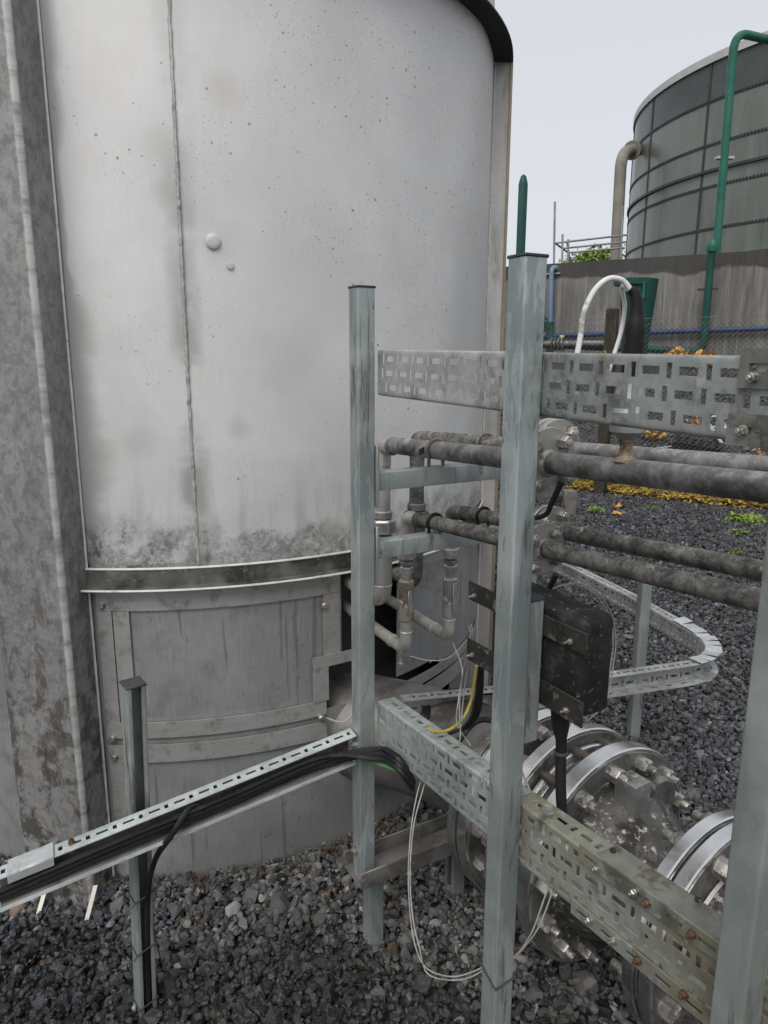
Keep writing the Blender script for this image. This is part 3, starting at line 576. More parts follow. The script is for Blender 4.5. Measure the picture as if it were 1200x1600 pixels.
# left tray: web at the back, open side to the viewer
tl0, tl1 = V(-.062, 1.525, .57), V(-.745, 1.205, .442)
dl = (tl1-tl0); dl.z = 0; dl.normalize(); nl = V(dl.y, -dl.x, 0); nl = nl if nl.y < 0 else -nl     # towards the viewer
back = -nl*.043
g, fmK, VK, w0K = trayG([tl1+back, tl0+back], .072, .043, -1, [(.7, .2), (.3, .6)], [(.45, .2)], per=.052)
lt = thing('cable_tray', 'open perforated tray slanting down to the left across the vessel skirt, black cables inside', 'cable tray', tl0, 'perforated steel cable trays')
obj('channel', g, M['tray_far'], lt, ang=30)
g0 = tl1+back*.62+ZV*.0045; g1 = tl0+back*.62+ZV*.0045
obj('grime', G().box((g0+g1)/2, g1-g0, nl, ZV, (g1-g0).length-.01, .030, .005).box((g0+g1)/2+back*.33+ZV*.033, g1-g0, nl, ZV, (g1-g0).length-.01, .003, .058), M['cast_dark'], lt)
for (px0, px1) in ((0.565, .66), (.665, .78)):
    pass
e0 = tl0.lerp(tl1, .86); e1 = tl0.lerp(tl1, .97); mid = (e0+e1)/2-nl*.02+ZV*.076
obj('splice_sleeve', G().box(mid, dl+ZV*(tl1.z-tl0.z)/.754, nl, ZV, (e1-e0).length, .047, .003).box((e0+e1)/2+nl*.003+ZV*.066, dl+ZV*(tl1.z-tl0.z)/.754, nl, ZV, (e1-e0).length, .002, .018), M['tray_end'], lt, bev=.0005)
q = tl0.lerp(tl1, .815)-nl*.022+ZV*.074; obj('bolt', G().hexbolt(q, ZV, .0105, .006, stud=.004), M['rust_bolt'], lt)
# far curved tray (web inside the U, cut flanges outside)
zf = .475; hf = .068
pf = [onz(x, y, zf+hf) for x, y in ((760, 815), (873, 877), (975, 928), (1050, 970))]
pb = [onz(x, y, zf+hf) for x, y in ((1060, 1033), (958, 1047), (830, 1064), (624, 1085))]
crv = [pf[-1]]
c1 = pf[-1]+(pf[-1]-pf[-2]).normalized()*.20; c2 = pb[0]+(pb[0]-pb[1]).normalized()*.17
for k in range(1, 12): t = k/12; crv.append(pf[-1]*(1-t)**3+c1*3*t*(1-t)**2+c2*3*t*t*(1-t)+pb[0]*t**3)
path = pf[:-1]+crv+pb; path = [V(p.x, p.y, zf) for p in path]
g, fmF, VF, w0F = trayG(path, hf, .045, 1, [(.72, .2), (.28, .6)], [(.45, .2)], per=.055)
ft = thing('cable_tray', 'curved perforated tray bending back in a U above the gravel behind the black box', 'cable tray', path[0], 'perforated steel cable trays')
obj('channel', g, M['tray_mid'], ft, ang=25)
# saw cut flange leaves standing out on the bend
for i in range(1, 12):
    a, b = V(crv[i-1]), V(crv[i]); d_ = (b-a); d_.z = 0; d_.normalize(); n_ = V(-d_.y, d_.x, 0); m_ = (a+b)/2; m_.z = zf+hf+.002+random.random()*.004
    tl = V(n_.x, n_.y, random.uniform(-.05, .14))
    obj('flange_leaf', G().box(m_+tl*.026, d_, tl, ZV, (b-a).length*1.0, .052, .0016), M['tray_end'], ft)
    if i > 7:
        m2 = V(m_.x, m_.y, zf+.001); obj('flange_leaf', G().box(m2+n_*.024, d_, V(n_.x, n_.y, random.uniform(-.2, .2)), ZV, (b-a).length*.8, .046, .0016), M['tray_end'], ft)
pp = V(1.010, 2.672, 0); strut('strut_post', pp-ZV*.05, pp+ZV*.70, V(.95, .1, 0), M['galv_old'], 'strut post standing in the gravel inside the bend of the curved tray', group=PG)
q = onz(845, 905, .5); strut('strut_post', V(.72, 3.36, -.05), V(.72, 3.36, .53), V(.95, -.2, 0), M['galv'], 'thin strut post under the far end of the curved tray, behind the small flanges', group=PG)

# ---------------------------------------------------------------- 4. support arms and small pipes
for (zt, zb, lab) in ((1.253, 1.213, 'upper steel cantilever bracket under the two thick grey pipes'), (1.097, 1.059, 'lower steel cantilever bracket under the two thin lichen pipes')):
    s_ = .0; a0 = L0+N*.030; a_ = thing('cantilever_bracket', lab, 'bracket', a0+ZV*zb, 'support arms on the far post')
    ln = .42; c = a0+N*ln/2+ZV*(zt+zb)/2
    obj('channel', G().box(c, N, D, ZV, ln, .041, zt-zb), M['galv'], a_, bev=.003, seg=2)
    obj('back_plate', G().box(L0+N*.0255+ZV*((zt+zb)/2+(.012 if zt > 1.2 else -.012)), N, D, ZV, .007, .05, .135), M['galv'], a_, bev=.001)
def hz(s, z0, k): return z0+k*s
runs = []
SE = [s_of(pl(598, 700, .19)), s_of(pl(652, 692, .33)), s_of(pl(636, 812, .19)), s_of(pl(706, 800, .33))]
LAB = ['thick sooty pipe in front, crossing the upper arm and carrying the pressure sensor', 'thick lichen pipe at the back of the upper arm, partly hidden by the front one',
       'thin blotchy lichen pipe in front on the lower arm, running to the right', 'thin dark lichen pipe at the back of the lower arm']
OFF = [.19, .33, .19, .33]; RAD = [.021, .021, .0168, .0168]; ZA = [1.2905, 1.2965, 1.1205, 1.1215]; KK = [.05, .05, .068, .072]
TILT = [0, 0, 0, 0]
ZLOW = [.855, .862, .757, .762]
SFL = [s_of(pl(848, 722, .19)), s_of(pl(862, 706, .33)), s_of(pl(842, 850, .19)), s_of(pl(857, 828, .33))]
def into(p):                                             # towards the vessel opening
    return V(-.46, .888, 0).normalized()
for i in range(4):
    r = RAD[i]; zf_ = lambda s: ZA[i]+KK[i]*s; s0 = SE[i]
    P0 = sp(s0, OFF[i], zf_(s0)); run = thing('pipe_run', LAB[i], 'pipe', P0, 'small bore pipes of the rack')
    sf = SFL[i]; dz = (D+ZV*KK[i]).normalized()
    # horizontal run, in two spools either side of the flanges
    m1 = M['pipe_grey'] if i == 0 else M['pipe_lichen']
    obj('pipe', G().tube([sp(s0+.05, OFF[i], zf_(s0+.05)), sp(sf-.018, OFF[i], zf_(sf-.018))], r, 20), m1, run)
    obj('pipe', G().tube([sp(sf+.018, OFF[i], zf_(sf+.018)), sp(1.25, OFF[i], zf_(1.25))], r, 20), M['pipe_grey'] if i < 2 else M['pipe_lichen'], run)
    el = bend([sp(s0+.052, OFF[i], zf_(s0)), sp(s0, OFF[i], zf_(s0)), sp(s0, OFF[i], zf_(s0)-.055)], .042, 8)
    obj('elbow', G().tube(el, r*1.03, 20), M['pipe_clean'] if i in (0, 2) else M['pipe_lichen'], run)
    obj('collar', G().lathe([(-.003, r*1.0), (-.002, r*1.12), (.002, r*1.12), (.003, r)], el[0], D, 20), m1, run)
    B = sp(s0, OFF[i], 0); zb = ZLOW[i]; into_d = into(V(B.x, B.y, zb))
    ztop = zf_(s0)-.05
    rl = [.0225, .0215, .0155, .0155][i]
    md = M['pipe_clean'] if i != 1 else M['pipe_lichen']
    if i < 2:
        zu = [1.085, 1.082][i]
        obj('riser', G().tube([B+ZV*ztop, B+ZV*zu], r*.98, 20), md, run)
        un = G(); un.lathe([(0, r*1.02), (.004, r*1.22), (.020, r*1.22), (.022, r*1.1)], B+ZV*(zu-.004), ZV, 20)
        un.hexbolt(B+ZV*(zu-.046), ZV, r*2.9, .036, False); un.lathe([(0, r*1.2), (.018, r*1.25), (.02, r*1.0)], B+ZV*(zu-.066), ZV, 20)
        obj('union', un, M['valve'] if i == 0 else M['pipe_lichen'], run)
        rw = [.026, .021][i]
        lo = bend([B+ZV*(zu-.05), B+ZV*zb, B+ZV*zb+into_d*.55], .05, 9); obj('lower_bend', G().tube(lo, rw, 20), M['pipe_clean'] if i == 0 else M['pipe_lichen'], run)
        if i == 0: obj('weld_ring', G().lathe([(-.002, rw*1.0), (0, rw*1.04), (.002, rw)], B+ZV*(zb+.045), ZV, 20), M['pipe_clean'], run)
    else:
        zu = [1.03, 1.012][i-2]
        obj('riser', G().tube([B+ZV*ztop, B+ZV*(zu-.005)], r, 18), md, run)
        un = G(); un.lathe([(0, .012), (.012, .0165)], B+ZV*(zu+.004), ZV, 16)
        un.hexbolt(B+ZV*(zu-.03), ZV, .042, .026, False, twist=.2); un.lathe([(0, .0135), (.006, .019), (.012, .021), (.014, .014)], B+ZV*(zu-.044), ZV, 20)
        un.hexbolt(B+ZV*(zu-.066), ZV, .031, .016, False); un.lathe([(0, .0125), (.02, .0125)], B+ZV*(zu-.082), ZV, 16)
        obj('union', un, M['valve'], run)
        zv = zu-.082; vb = G()
        vb.lathe([(-.055, .0175), (-.052, .0195), (-.004, .0195), (0, .0155)], B+ZV*zv, ZV, 24)
        vb.lathe([(-.11, .0155), (-.106, .0195), (-.068, .0195), (-.064, .015), (-.055, .015)], B+ZV*zv, ZV, 24)
        obj('valve_body', vb, M['valve_rust'] if i == 2 else M['valve'], run)
        lv = G()
        for q in (-1, 1): lv.box(B+ZV*(zv-.055)+D*(.0215*q if i == 3 else .019*q)*1.0, D, N, ZV, .004, .012, .09 if i == 3 else .06)
        lv.box(B+ZV*(zv-.058)-N*.019, D, N, ZV, .03, .004, .012)
        obj('valve_lever', lv, M['valve'], run, bev=.001)
        lo = bend([B+ZV*(zv-.108), B+ZV*zb, B+ZV*zb+into_d*.6], .03, 9); obj('lower_bend', G().tube(lo, rl, 18), M['pipe_clean'], run)
        obj('collar', G().lathe([(-.004, rl), (-.003, rl*1.15), (.003, rl*1.15), (.004, rl)], B+ZV*zb+into_d*.075, into_d, 18), M['pipe_clean'], run); obj('weld_ring', G().lathe([(0, rl*1.08), (.002, rl*1.12), (.004, rl)], B+ZV*(zb+.05), ZV, 18), M['pipe_clean'], run)
        if i == 2: obj('drain_plug', G().tube([B+ZV*zb+V(-.012, 0, -.005), B+ZV*(zb-.05)+V(-.012, 0, 0)], .006, 10).hexbolt(B+ZV*(zb-.035)+V(-.012, 0, 0), V(0, 0, -1), .016, .014), M['bolt'], run)
    # flange pair
    Rf = [.066, .066, .051, .051][i]; F = sp(sf, OFF[i], zf_(sf)); tf = [.017, .017, .014, .014][i]
    for sgn in (-1, 1):
        a_ = D*sgn; fl = obj('flange', G().lathe([(.003, Rf*.8), (.003, Rf-.0015), (.0045, Rf), (tf-.001, Rf), (tf, Rf-.001), (tf, r*1.22), (tf+.004, r*1.14), (tf+.008, r*1.02)], F, a_, 40), M['flange_small'], run, ang=30)
        for k in range(4):
            an = PI/4+PI/2*k+.1; c = F+a_*tf+(N*math.cos(an)+ZV*math.sin(an))*Rf*.74
            obj('bolt', G().hexbolt(c, a_, [.023, .023, .0185, .0185][i], None, True, .004, random.random()), M['bolt'], fl)
    # clamp (U bolt) on the arm
    cl = thing('pipe_clamp', ['dark ring clamp with a black tie on the front thick pipe', 'ring clamp on the back thick pipe beside the central post', 'thin ring clamp on the front thin pipe', 'thin ring clamp on the back thin pipe'][i], 'clamp', sp(.0, OFF[i], zf_(0)-r), 'clamps holding the small pipes')
    cs = sp(.0, OFF[i], zf_(0)); pts = [cs+(N*math.cos(t)+ZV*math.sin(t))*(r+.004) for t in [rad(-40)+rad(260)*k/20 for k in range(21)]]
    pts = [pts[0]-ZV*.02]+pts+[pts[-1]-ZV*.02]; obj('u_bolt', G().tube(pts, .004, 8), M['rubber' if i > 1 else 'cast_dark'], cl)
    if i == 0: obj('tie_tail', G().box(cs-D*.028-N*.02-ZV*.004, D+ZV*.4, N, ZV, .02, .006, .013), M['rubber'], cl)
# black bonding straps hanging under the flanges
for i, lab in ((0, 'black bonding strap hanging below the upper flange'), (2, 'black bonding strap hanging below the lower flange')):
    F = sp(SFL[i], OFF[i], ZA[i]); p = [F+D*.062-ZV*.010-N*.010, F+D*.045-ZV*.05-N*.014, F+D*.03-ZV*.075-N*.016, F-D*.02-ZV*.092-N*.02, F-D*.06-ZV*.09-N*.02]
    tag(obj('bonding_strap', G().tube(spline(p, 6), [.006-.0001*k for k in range(25)], 8), M['rubber'], None, F), lab, 'strap', 'black bonding straps')
# ---------------------------------------------------------------- 5. pressure sensor on the front pipe
s5 = s_of(pl(977, 720, .19)); Z5 = ZA[0]+KK[0]*s5+.021; B5 = sp(s5, .19, Z5)
sen = thing('pressure_sensor', 'pressure sensor with rusty neck, steel cup and black wrapped top on the pipe', 'sensor', B5)
obj('neck', G().lathe([(-.004, .019), (.004, .013), (.008, .0105), (.026, .0105), (.028, .013), (.034, .0135)], B5, ZV, 20), M['neck'], sen)
obj('cup', G().lathe([(.03, .012), (.036, .018), (.044, .0285), (.075, .0295), (.078, .027), (.12, .02)], B5, ZV, 28), M['galv_old'], sen)
top = at(984, 452, B5.y+.003); ztop5 = top.z
hs = [(.12, .0165), (.16, .016), (.20, .016), (.213, .0145), (.222, .012), (.236, .0105), (.255, .0085)]
pts = [B5+ZV*a for a, _ in hs]; pts[-1] += V(-.004, 0, 0); pts.append(B5+ZV*(ztop5-Z5)+V(-.013, 0, 0))
obj('heat_shrink', G().tube(spline(pts, 3), [ (lambda k: float(np.interp(k/3, range(len(hs)+1), [b for _, b in hs]+[.0065])))(k) for k in range((len(pts)-1)*3+1)], 18), M['shrink'], sen)
pw = [at(985, 452, B5.y), at(972, 438, B5.y), at(950, 436, B5.y-.01), at(928, 455, B5.y-.02), at(912, 490, B5.y-.03), at(907, 525, B5.y-.035), at(900, 565, B5.y-.04), at(893, 610, B5.y-.04)]
tag(obj('sensor_cable', G().tube(spline(pw, 8), .0044, 10), M['white'], None, B5), 'white cable looping from the sensor top down behind the tray', 'cable', 'white sensor cables')
pw = [at(985, 455, B5.y), at(972, 448, B5.y+.02), at(976, 480, B5.y+.03), at(970, 520, B5.y+.03), at(957, 562, B5.y+.02), at(945, 600, B5.y+.02)]
tag(obj('sensor_cable', G().tube(spline(pw, 8), .0036, 10), M['white'], None, B5), 'second white cable dropping straight beside the black sensor top', 'cable', 'white sensor cables')

# ---------------------------------------------------------------- 6. the big flanged pipe
AZ = .576; DB = V(math.sin(AZ), -math.cos(AZ), 0); NB = V(math.cos(AZ), math.sin(AZ), 0)
OB = L0+NB*.470; ZB = .342
def bp(s, z=ZB): return OB+DB*s+ZV*z
RB = .268; RPIPE = .165
pipe = thing('flanged_pipe', 'big stainless flanged pipeline with tie rods and bolted flanges leaving the vessel skirt', 'pipeline', bp(.3, 0))
S0, S1, S2, S3 = .055, .215, .355, .58
w0_ = [bp(S0-.02), bp(-.16), bp(-.30)+V(-.10, .0, 0), bp(-.36)+V(-.32, .06, 0), bp(-.36)+V(-.62, .22, 0)]
obj('pipe', G().tube(bend(w0_, .2, 8), RPIPE, 40), M['cast_dark'], pipe)
def bigflange(s, t, R, mat='steel', ri=None, sgn=1):
    ri = ri or R*.62
    f_l = obj('flange', G().lathe([(0, ri), (0, R-.003), (.003, R), (t-.003, R), (t, R-.003), (t, ri)], bp(s), DB*sgn, 72), M[mat], pipe, ang=30)
    obj('shaded_face', G().lathe([(t-.001, R*.965), (t+.0022, R*.96), (t+.0022, ri)], bp(s), DB*sgn, 72), M['face'], f_l, ang=30)  # dark disc added so the flange face looks shaded beside its bright rim
    return f_l
def bolts(par, s, R, n, af, stud, sgn=1, ph=0., mat='bolt'):
    for k in range(n):
        a_ = ph+2*PI*k/n; c = bp(s)+(NB*math.cos(a_)+ZV*math.sin(a_))*R
        if c.z < .03: continue
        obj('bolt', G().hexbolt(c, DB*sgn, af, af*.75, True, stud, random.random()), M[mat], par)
# first pair at the vessel side
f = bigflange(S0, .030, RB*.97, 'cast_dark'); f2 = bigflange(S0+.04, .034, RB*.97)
bolts(f2, S0+.074, RB*.84, 14, .034, .02, 1, .11+PI/14)
# dismantling spool between the first and the second pair
obj('spool', G().lathe([(S0+.07, RPIPE), (S0+.10, RPIPE*1.12), (S1-.03, RPIPE*1.2), (S1, RPIPE*1.2)], bp(0), DB, 56), M['cast_dark'], pipe, ang=40)
f3 = bigflange(S1-.012, .033, RB*.985); f3b = bigflange(S1+.028, .012, RB*.86, 'steel')
obj('sleeve', G().lathe([(S1+.03, RPIPE*1.22), (S1+.036, RB*.80), (S1+.05, RB*.80), (S1+.055, RB*.74), (S1+.075, RB*.74), (S1+.08, RPIPE*1.1), (S2, RPIPE*1.1)], bp(0), DB, 64), M['steel'], pipe, ang=30)
f4 = bigflange(S2-.040, .040, RB)
# tie rods across the gap
for k in range(14):
    a_ = .11+PI/14+2*PI*k/14; c = (NB*math.cos(a_)+ZV*math.sin(a_))*RB*.86
    if (bp(0)+c).z < .02: continue
    obj('tie_rod', G().tube([bp(S1-.05)+c, bp(S2+.005)+c], .0115, 10), M['rod'], pipe)
    obj('nut', G().hexbolt(bp(S1-.014)+c, -DB, .034, .027, True, .02, random.random()), M['bolt'], f3)
    obj('nut', G().hexbolt(bp(S2+.0)+c, DB, .034, .029, True, .022, random.random()), M['bolt'], f4)
# reducer casting with its square pad
obj('reducer', G().lathe([(S2, RB*.78), (S2+.006, RB*.78), (S2+.010, RB*.70), (S2+.04, RB*.685), (S2+.075, RB*.61), (S2+.105, RB*.53), (S2+.135, RB*.475), (S2+.175, RB*.46), (S2+.20, RB*.52), (S3, RB*.62)], bp(0), DB, 64), M['cast'], pipe, ang=50)
pz = ZB+RB*.70+.046; pc = bp(S2+.046)
pad = obj('pad', G().box(V(pc.x, pc.y, pz-.075)+NB*-.01+DB*.006, DB, NB, ZV, .058, .054, .15), M['cast_pale'], pipe, bev=.004, seg=2)
obj('plug', G().hexbolt(V(pc.x, pc.y, pz)+NB*-.01+DB*.006, ZV, .02, .009, True), M['bolt'], pad)
lug = G(); 
obj('side_lug', G().lathe([(-.02, .05), (.0, .062), (.035, .062), (.045, .054)], bp(S2+.012)+NB*.092+ZV*.138, DB, 30), M['face'], pipe)
# smaller flange pair
R3 = .238; f5 = bigflange(S3, .028, R3, ri=.12); f6 = bigflange(S3+.038, .030, R3, ri=.12)
bolts(f5, S3-.0, R3*.84, 12, .034, .028, -1, .3); bolts(f6, S3+.070, R3*.84, 12, .038, .004, 1, .3)
obj('pipe', G().lathe([(S3+.06, .155), (S3+.08, .163), (S3+.16, .165), (1.6, .165)], bp(0), DB, 48), M['cast'], pipe, ang=40)
obj('weld_ring', G().lathe([(S3+.070, .160), (S3+.074, .168), (S3+.080, .163)], bp(0), DB, 48), M['pipe_clean'], pipe)
# round warning sticker on the lower flange face
stk = bp(S1+.045)+(NB*-.80+ZV*-.42)*RB*.93
sc_ = pl(855, 1395, .30)
st = thing('round_sticker', 'small round white sticker with a red mark on the dark lower flange', 'sticker', sc_)
obj('disc', G().lathe([(0, .012), (.0008, .012)], sc_, DB, 24), M['white'], st); M['red'] = mk('red ink', (.5, .03, .03), (.55, .05, .04), 10)
obj('mark', G().tube([sc_+DB*.0012-NB*.007+ZV*.006, sc_+DB*.0012+NB*.0-ZV*.006, sc_+DB*.0012+NB*.004+ZV*.002], .0018, 6), M['red'], st)

# ---------------------------------------------------------------- 7. the black box
sa, sb = s_of(pl(733, 908, .066)), s_of(pl(920, 975, .066))
zs = pl(733, 908, .066).z; ze = pl(920, 975, .066).z
bx = thing('junction_box', 'sooty black box on two metal strips strapped behind the central post', 'box', sp(sb, .07, .93))
sbx0, sbx1 = s_of(pl(772, 940, .08)), s_of(pl(918, 980, .08))
zt_ = 1.100; zb_ = .928; dpt = .072
pr = [(sbx0, zb_), (sbx1, zb_), (sbx1, zt_), (sbx0, zt_)]
obj('body', G().box(sp((sbx0+sbx1)/2, .072+dpt/2, (zt_+zb_)/2), D, N, ZV, sbx1-sbx0, dpt, zt_-zb_), M['box'], bx, bev=.018, seg=4)
for z, h in ((1.066, .036), (.948, .044)):
    obj('mounting_strip', G().box(sp((sa+sb)/2, .0665, z), D, N, ZV, sb-sa, .004, h), M['strap'], bx, bev=.001)
    for s_ in (sa+.02, sb-.035): obj('screw', G().hexbolt(sp(s_, .0645, z-.006), -N, .008, .004, True, .008), M['bolt'], bx)
# heat shrunk cable dropping from the box
cb_ = [at(876, 1085, 1.135), at(876, 1135, 1.135), at(877, 1165, 1.135), at(876, 1200, 1.13), at(877, 1250, 1.125), at(882, 1300, 1.12)]
c_k = obj('armoured_cable', G().tube(spline(cb_, 6), [float(np.interp(k/6, [0, .6, 1, 1.6, 2.4, 5], [.0165, .0165, .015, .0098, .0095, .0092])) for k in range(31)], 14), M['rubber'], None, cb_[0])
tag(c_k, 'thick black cable with shrink sleeve hanging from the box into the tray', 'cable')
for k, lab in ((14, 'narrow black tie on the hanging thick cable'),):
    q = spline(cb_, 6)[k]; tag(obj('cable_tie', G().lathe([(-.003, .0115), (-.002, .0125), (.002, .0125), (.003, .0115)], q, ZV, 16), M['cap'], None, q), lab, 'cable tie')

# ---------------------------------------------------------------- 8. cables and wires
def cable(name, pts, r, mat, label, cat='cable', group=None, k=8, n=7):
    o = obj(name, G().tube(spline(pts, n), r, k), mat, None, pts[0]); return tag(o, label, cat, group)
# bundle in the left tray
for j, (dn, dz_, r, lab) in enumerate(((-.012, .034, .0085, 'thick black cable lying in the open left tray, upper of the bundle'), (-.02, .020, .007, 'black cable lying in the open left tray below the thick one'), (-.004, .048, .006, 'black cable under the top edge of the open left tray'))):
    ps = [tl0.lerp(tl1, 1.35)+nl*dn+ZV*dz_, tl0.lerp(tl1, 1.0)+nl*dn+ZV*(dz_-.004), tl0.lerp(tl1, .7)+nl*(dn+.004)+ZV*(dz_+.003), tl0.lerp(tl1, .4)+nl*dn+ZV*dz_, tl0.lerp(tl1, .12)+nl*dn+ZV*(dz_+.004)]
    ps += [pl(588, 1172+7*j, .006-.006*j), pl(615, 1180+8*j, .006-.004*j), pl(632, 1198+8*j, .018-.004*j), pl(645, 1222+5*j, .045)]
    cable('black_cable', ps, r, M['rubber'], lab, group='black cables in the left tray')
cable('earth_wire', [pl(570, 1190, -.01), pl(592, 1194, .0), pl(614, 1202, .005), pl(632, 1207, .02)], .0028, M['green_wire'], 'bright green earth wire under the black cables at the far post')
# cable down the stub
cc = [tl0.lerp(tl1, .46)-nl*.01+ZV*.03, at(300, 1258, 1.37), at(268, 1305, 1.335), at(243, 1342, 1.37), at(231, 1395, 1.395), at(229, 1480, 1.402), at(231, 1560, 1.405), at(233, 1640, 1.41)]
cable('black_cable', cc, .0065, M['rubber'], 'black cable leaving the left tray and running down inside the short post')
for i, (y, lab) in enumerate(((1392, 'upper black tie round the short open post'), (1474, 'middle black tie round the short open post'), (1560, 'lowest black tie round the short open post'))):
    zc = at(221, y, 1.41).z; t = (zc-f_.z)/(t_.z-f_.z); c = f_.lerp(t_, t); x = V(.62, -.80, 0).normalized(); y_ = V(.8, .62, 0).normalized(); e = .0225
    ring_ = [c+x*e*a+y_*e*b+ZV*.006*b for a, b in ((1, -1), (1, 1), (-1, 1), (-1, -1), (1, -1), (1.3, -1.4))]
    o = obj('cable_tie', G().tube(ring_, .0016, 6), M['cap'], None, c); tag(o, lab, 'cable tie', 'ties on the short post')
# tie round the central post
zc = at(770, 1520, 1.1).z; c = A0+ZV*zc; e = .0225
o = obj('cable_tie', G().tube([c+D*e*a+N*e*b+ZV*q for a, b, q in ((-1, -1, .014), (1, -1, -.006), (1, 1, .0), (-1, 1, .01), (-1, -1, .014))], .0022, 6), M['cap'], None, c); tag(o, 'black wire tie round the foot of the central post', 'cable tie')
# two thin grey wires hanging to the ground
for j, lab in enumerate(('thin grey wire sagging from the lower tray towards the central post', 'second thin grey wire sagging beside the first')):
    x = j*7
    ps = [pl(662+x*1.2, 1205, .06), pl(652+x, 1240, .03), pl(643+x*.5, 1290, .0), pl(638+x*.4, 1360, -.02), pl(641+x*.5, 1430, -.03), pl(650+x*.8, 1482, -.04), pl(668, 1514+x, -.03), pl(705, 1526+x*.8, -.02), pl(742, 1517+x, .0), pl(772, 1500, .02)]
    cable('thin_wire', ps, .0014, M['wire'], lab, 'wire', 'thin grey wires hanging from the lower tray')
    ps = [pl(862+x, 1370, .045), pl(850+x*1.3, 1405, .03), pl(834+x, 1450, .02), pl(818+x*.4, 1478, .02), pl(800, 1500, .02)]
    cable('thin_wire', ps, .0014, M['wire'], ('thin grey wire dropping from the yellowed tray to the tied post', 'second thin wire dropping from the yellowed tray')[j], 'wire', 'thin wires under the yellowed tray')
# white pair rising over the back of the box
for j, lab in enumerate(('thin white wire arching behind the black box, outer one', 'thin white wire arching behind the black box, inner one')):
    x = -j*4
    ps = [at(842, 938, 1.30), at(868, 918, 1.32), at(905, 912+j*3, 1.34), at(938+x, 930+j*3, 1.34), at(957+x, 965, 1.34), at(962+x, 1005, 1.33), at(958+x, 1040, 1.32), at(953+x, 1075, 1.30), at(940, 1105, 1.25), at(915, 1128, 1.2)]
    cable('thin_wire', ps, .0014, M['wire'], lab, 'wire', 'thin white wires behind the box')
# white wires and earth cable near the box's left end
wl = [[at(733, 978, 1.36), at(735, 1000, 1.37), at(722, 1060, 1.45), at(718, 1105, 1.46), at(720, 1150, 1.44)], [at(708, 1005, 1.75), at(722, 1045, 1.6), at(717, 1090, 1.5), at(714, 1130, 1.48), at(735, 1165, 1.44)],
      [at(640, 1025, 1.74), at(672, 1032, 1.72), at(705, 1026, 1.75), at(730, 1000, 2.2)], [at(737, 975, 1.37), at(738, 1005, 1.38), at(728, 1060, 1.46), at(722, 1110, 1.47), at(718, 1160, 1.4)]]
for p_, lab in zip(wl, ('white wire hanging left of the black box', 'white wire falling from the thin valve elbow past the box', 'thin dark wire stretched between the valve elbow and the skirt', 'second white wire hanging left of the black box')):
    cable('thin_wire', p_, .0014, M['wire'], lab, 'wire', 'loose wires left of the box')
cable('earth_cable', [at(745, 1040, 1.36), at(742, 1062, 1.37), at(736, 1095, 1.39), at(722, 1125, 1.38), at(700, 1141, 1.36), at(680, 1143, 1.34), at(668, 1138, 1.34)], .0034, M['earth'], 'yellow and green earth cable curving from the box to the tray edge')
for j in range(3):
    cable('black_cable', [at(746+j*4, 1040, 1.38), at(745+j*4, 1080, 1.40), at(738+j*5, 1115, 1.42), at(722+j*3, 1138, 1.44), at(690, 1150-j*4, 1.46)], .0035, M['rubber'], ('thin black cable beside the earth cable, left one', 'thin black cable beside the earth cable, middle one', 'thin black cable beside the earth cable, right one')[j], group='thin black cables below the box')
cable('black_cable', [at(800, 1076, 2.0), at(720, 1082, 2.0), at(690, 1086, 2.0), at(672, 1100, 1.98), at(662, 1122, 1.9)], .014, M['rubber'], 'thick black cable lying in the near arm of the curved tray')
cable('black_cable', [at(795, 1140, 1.7), at(765, 1125, 1.72), at(740, 1130, 1.72), at(715, 1160, 1.7)], .008, M['rubber'], 'black hose resting on the big pipe behind the central post')
cable('thin_wire', [at(811, 1160, 1.2), at(806, 1185, 1.2), at(815, 1205, 1.19), at(828, 1235, 1.16)], .0018, M['wire'], 'thin wire hanging past the machined flange by the central post', 'wire')
cable('thin_wire', [cy_p for cy_p in (at(510, 1122, 1.95), at(535, 1128, 1.93), at(556, 1112, 1.95))], .0025, M['wire'], 'short grey wire looped in front of the pipe bend left of the far post', 'wire')
# cream slats at the pillar foot
for (x0, y0, x1, y1, lab) in ((70, 1392, 57, 1437, 'cream slat leaning at the foot of the pillar, left one'), (149, 1384, 132, 1450, 'cream slat leaning at the foot of the pillar, right one')):
    a_, b_ = onz(x0, y0, .10), onz(x1, y1, .0); b_ = V(b_.x, b_.y, 0); a_ = at(x0, y0, b_.y+.04)
    tag(obj('plastic_slat', G().box((a_+b_)/2, a_-b_, (1, .2, 0), (-.2, 1, 0), (a_-b_).length, .011, .003), M['slat'], None, b_), lab, 'slat', 'cream slats at the pillar foot')

# ---------------------------------------------------------------- 9. background
sky_tank_C = V(13.77, 20.42, 0); RT = 6.955
def cyT(x, y): return cy(x, y, RT, sky_tank_C)
def tT(a, R, z): return V(sky_tank_C.x+R*math.cos(a), sky_tank_C.y+R*math.sin(a), z)
tk = thing('storage_tank', 'big round dark green bolted panel tank behind the concrete wall', 'tank', (sky_tank_C.x, sky_tank_C.y, 0))
t = NT('green enamel panels'); v = t.coords(); n = t.noise(v, .5, 6, .6, .2); st_ = t.noise(v, 2.2, 6, .65, .2, (1, 1, .07))
col = t.mix(t.rng(n, .35, .65), (.098, .112, .094), (.135, .150, .128)); col = t.mix(t.rng(st_, .45, .7, 0., .55), col, (.19, .20, .172)); col = t.mix(t.rng(t.noise(v, 3, 6, .7, .2, (1, 1, .1)), .56, .7, 0., .5), col, (.04, .045, .04))
M['enamel'] = t.fin(col, t.rng(st_, .3, .7, .22, .42), 0., .6)
M['enamel_top'] = mk('dark grey enamel panels', (.055, .062, .060), (.085, .094, .088), .6, (.2, .35), 0, (), .02, 5)
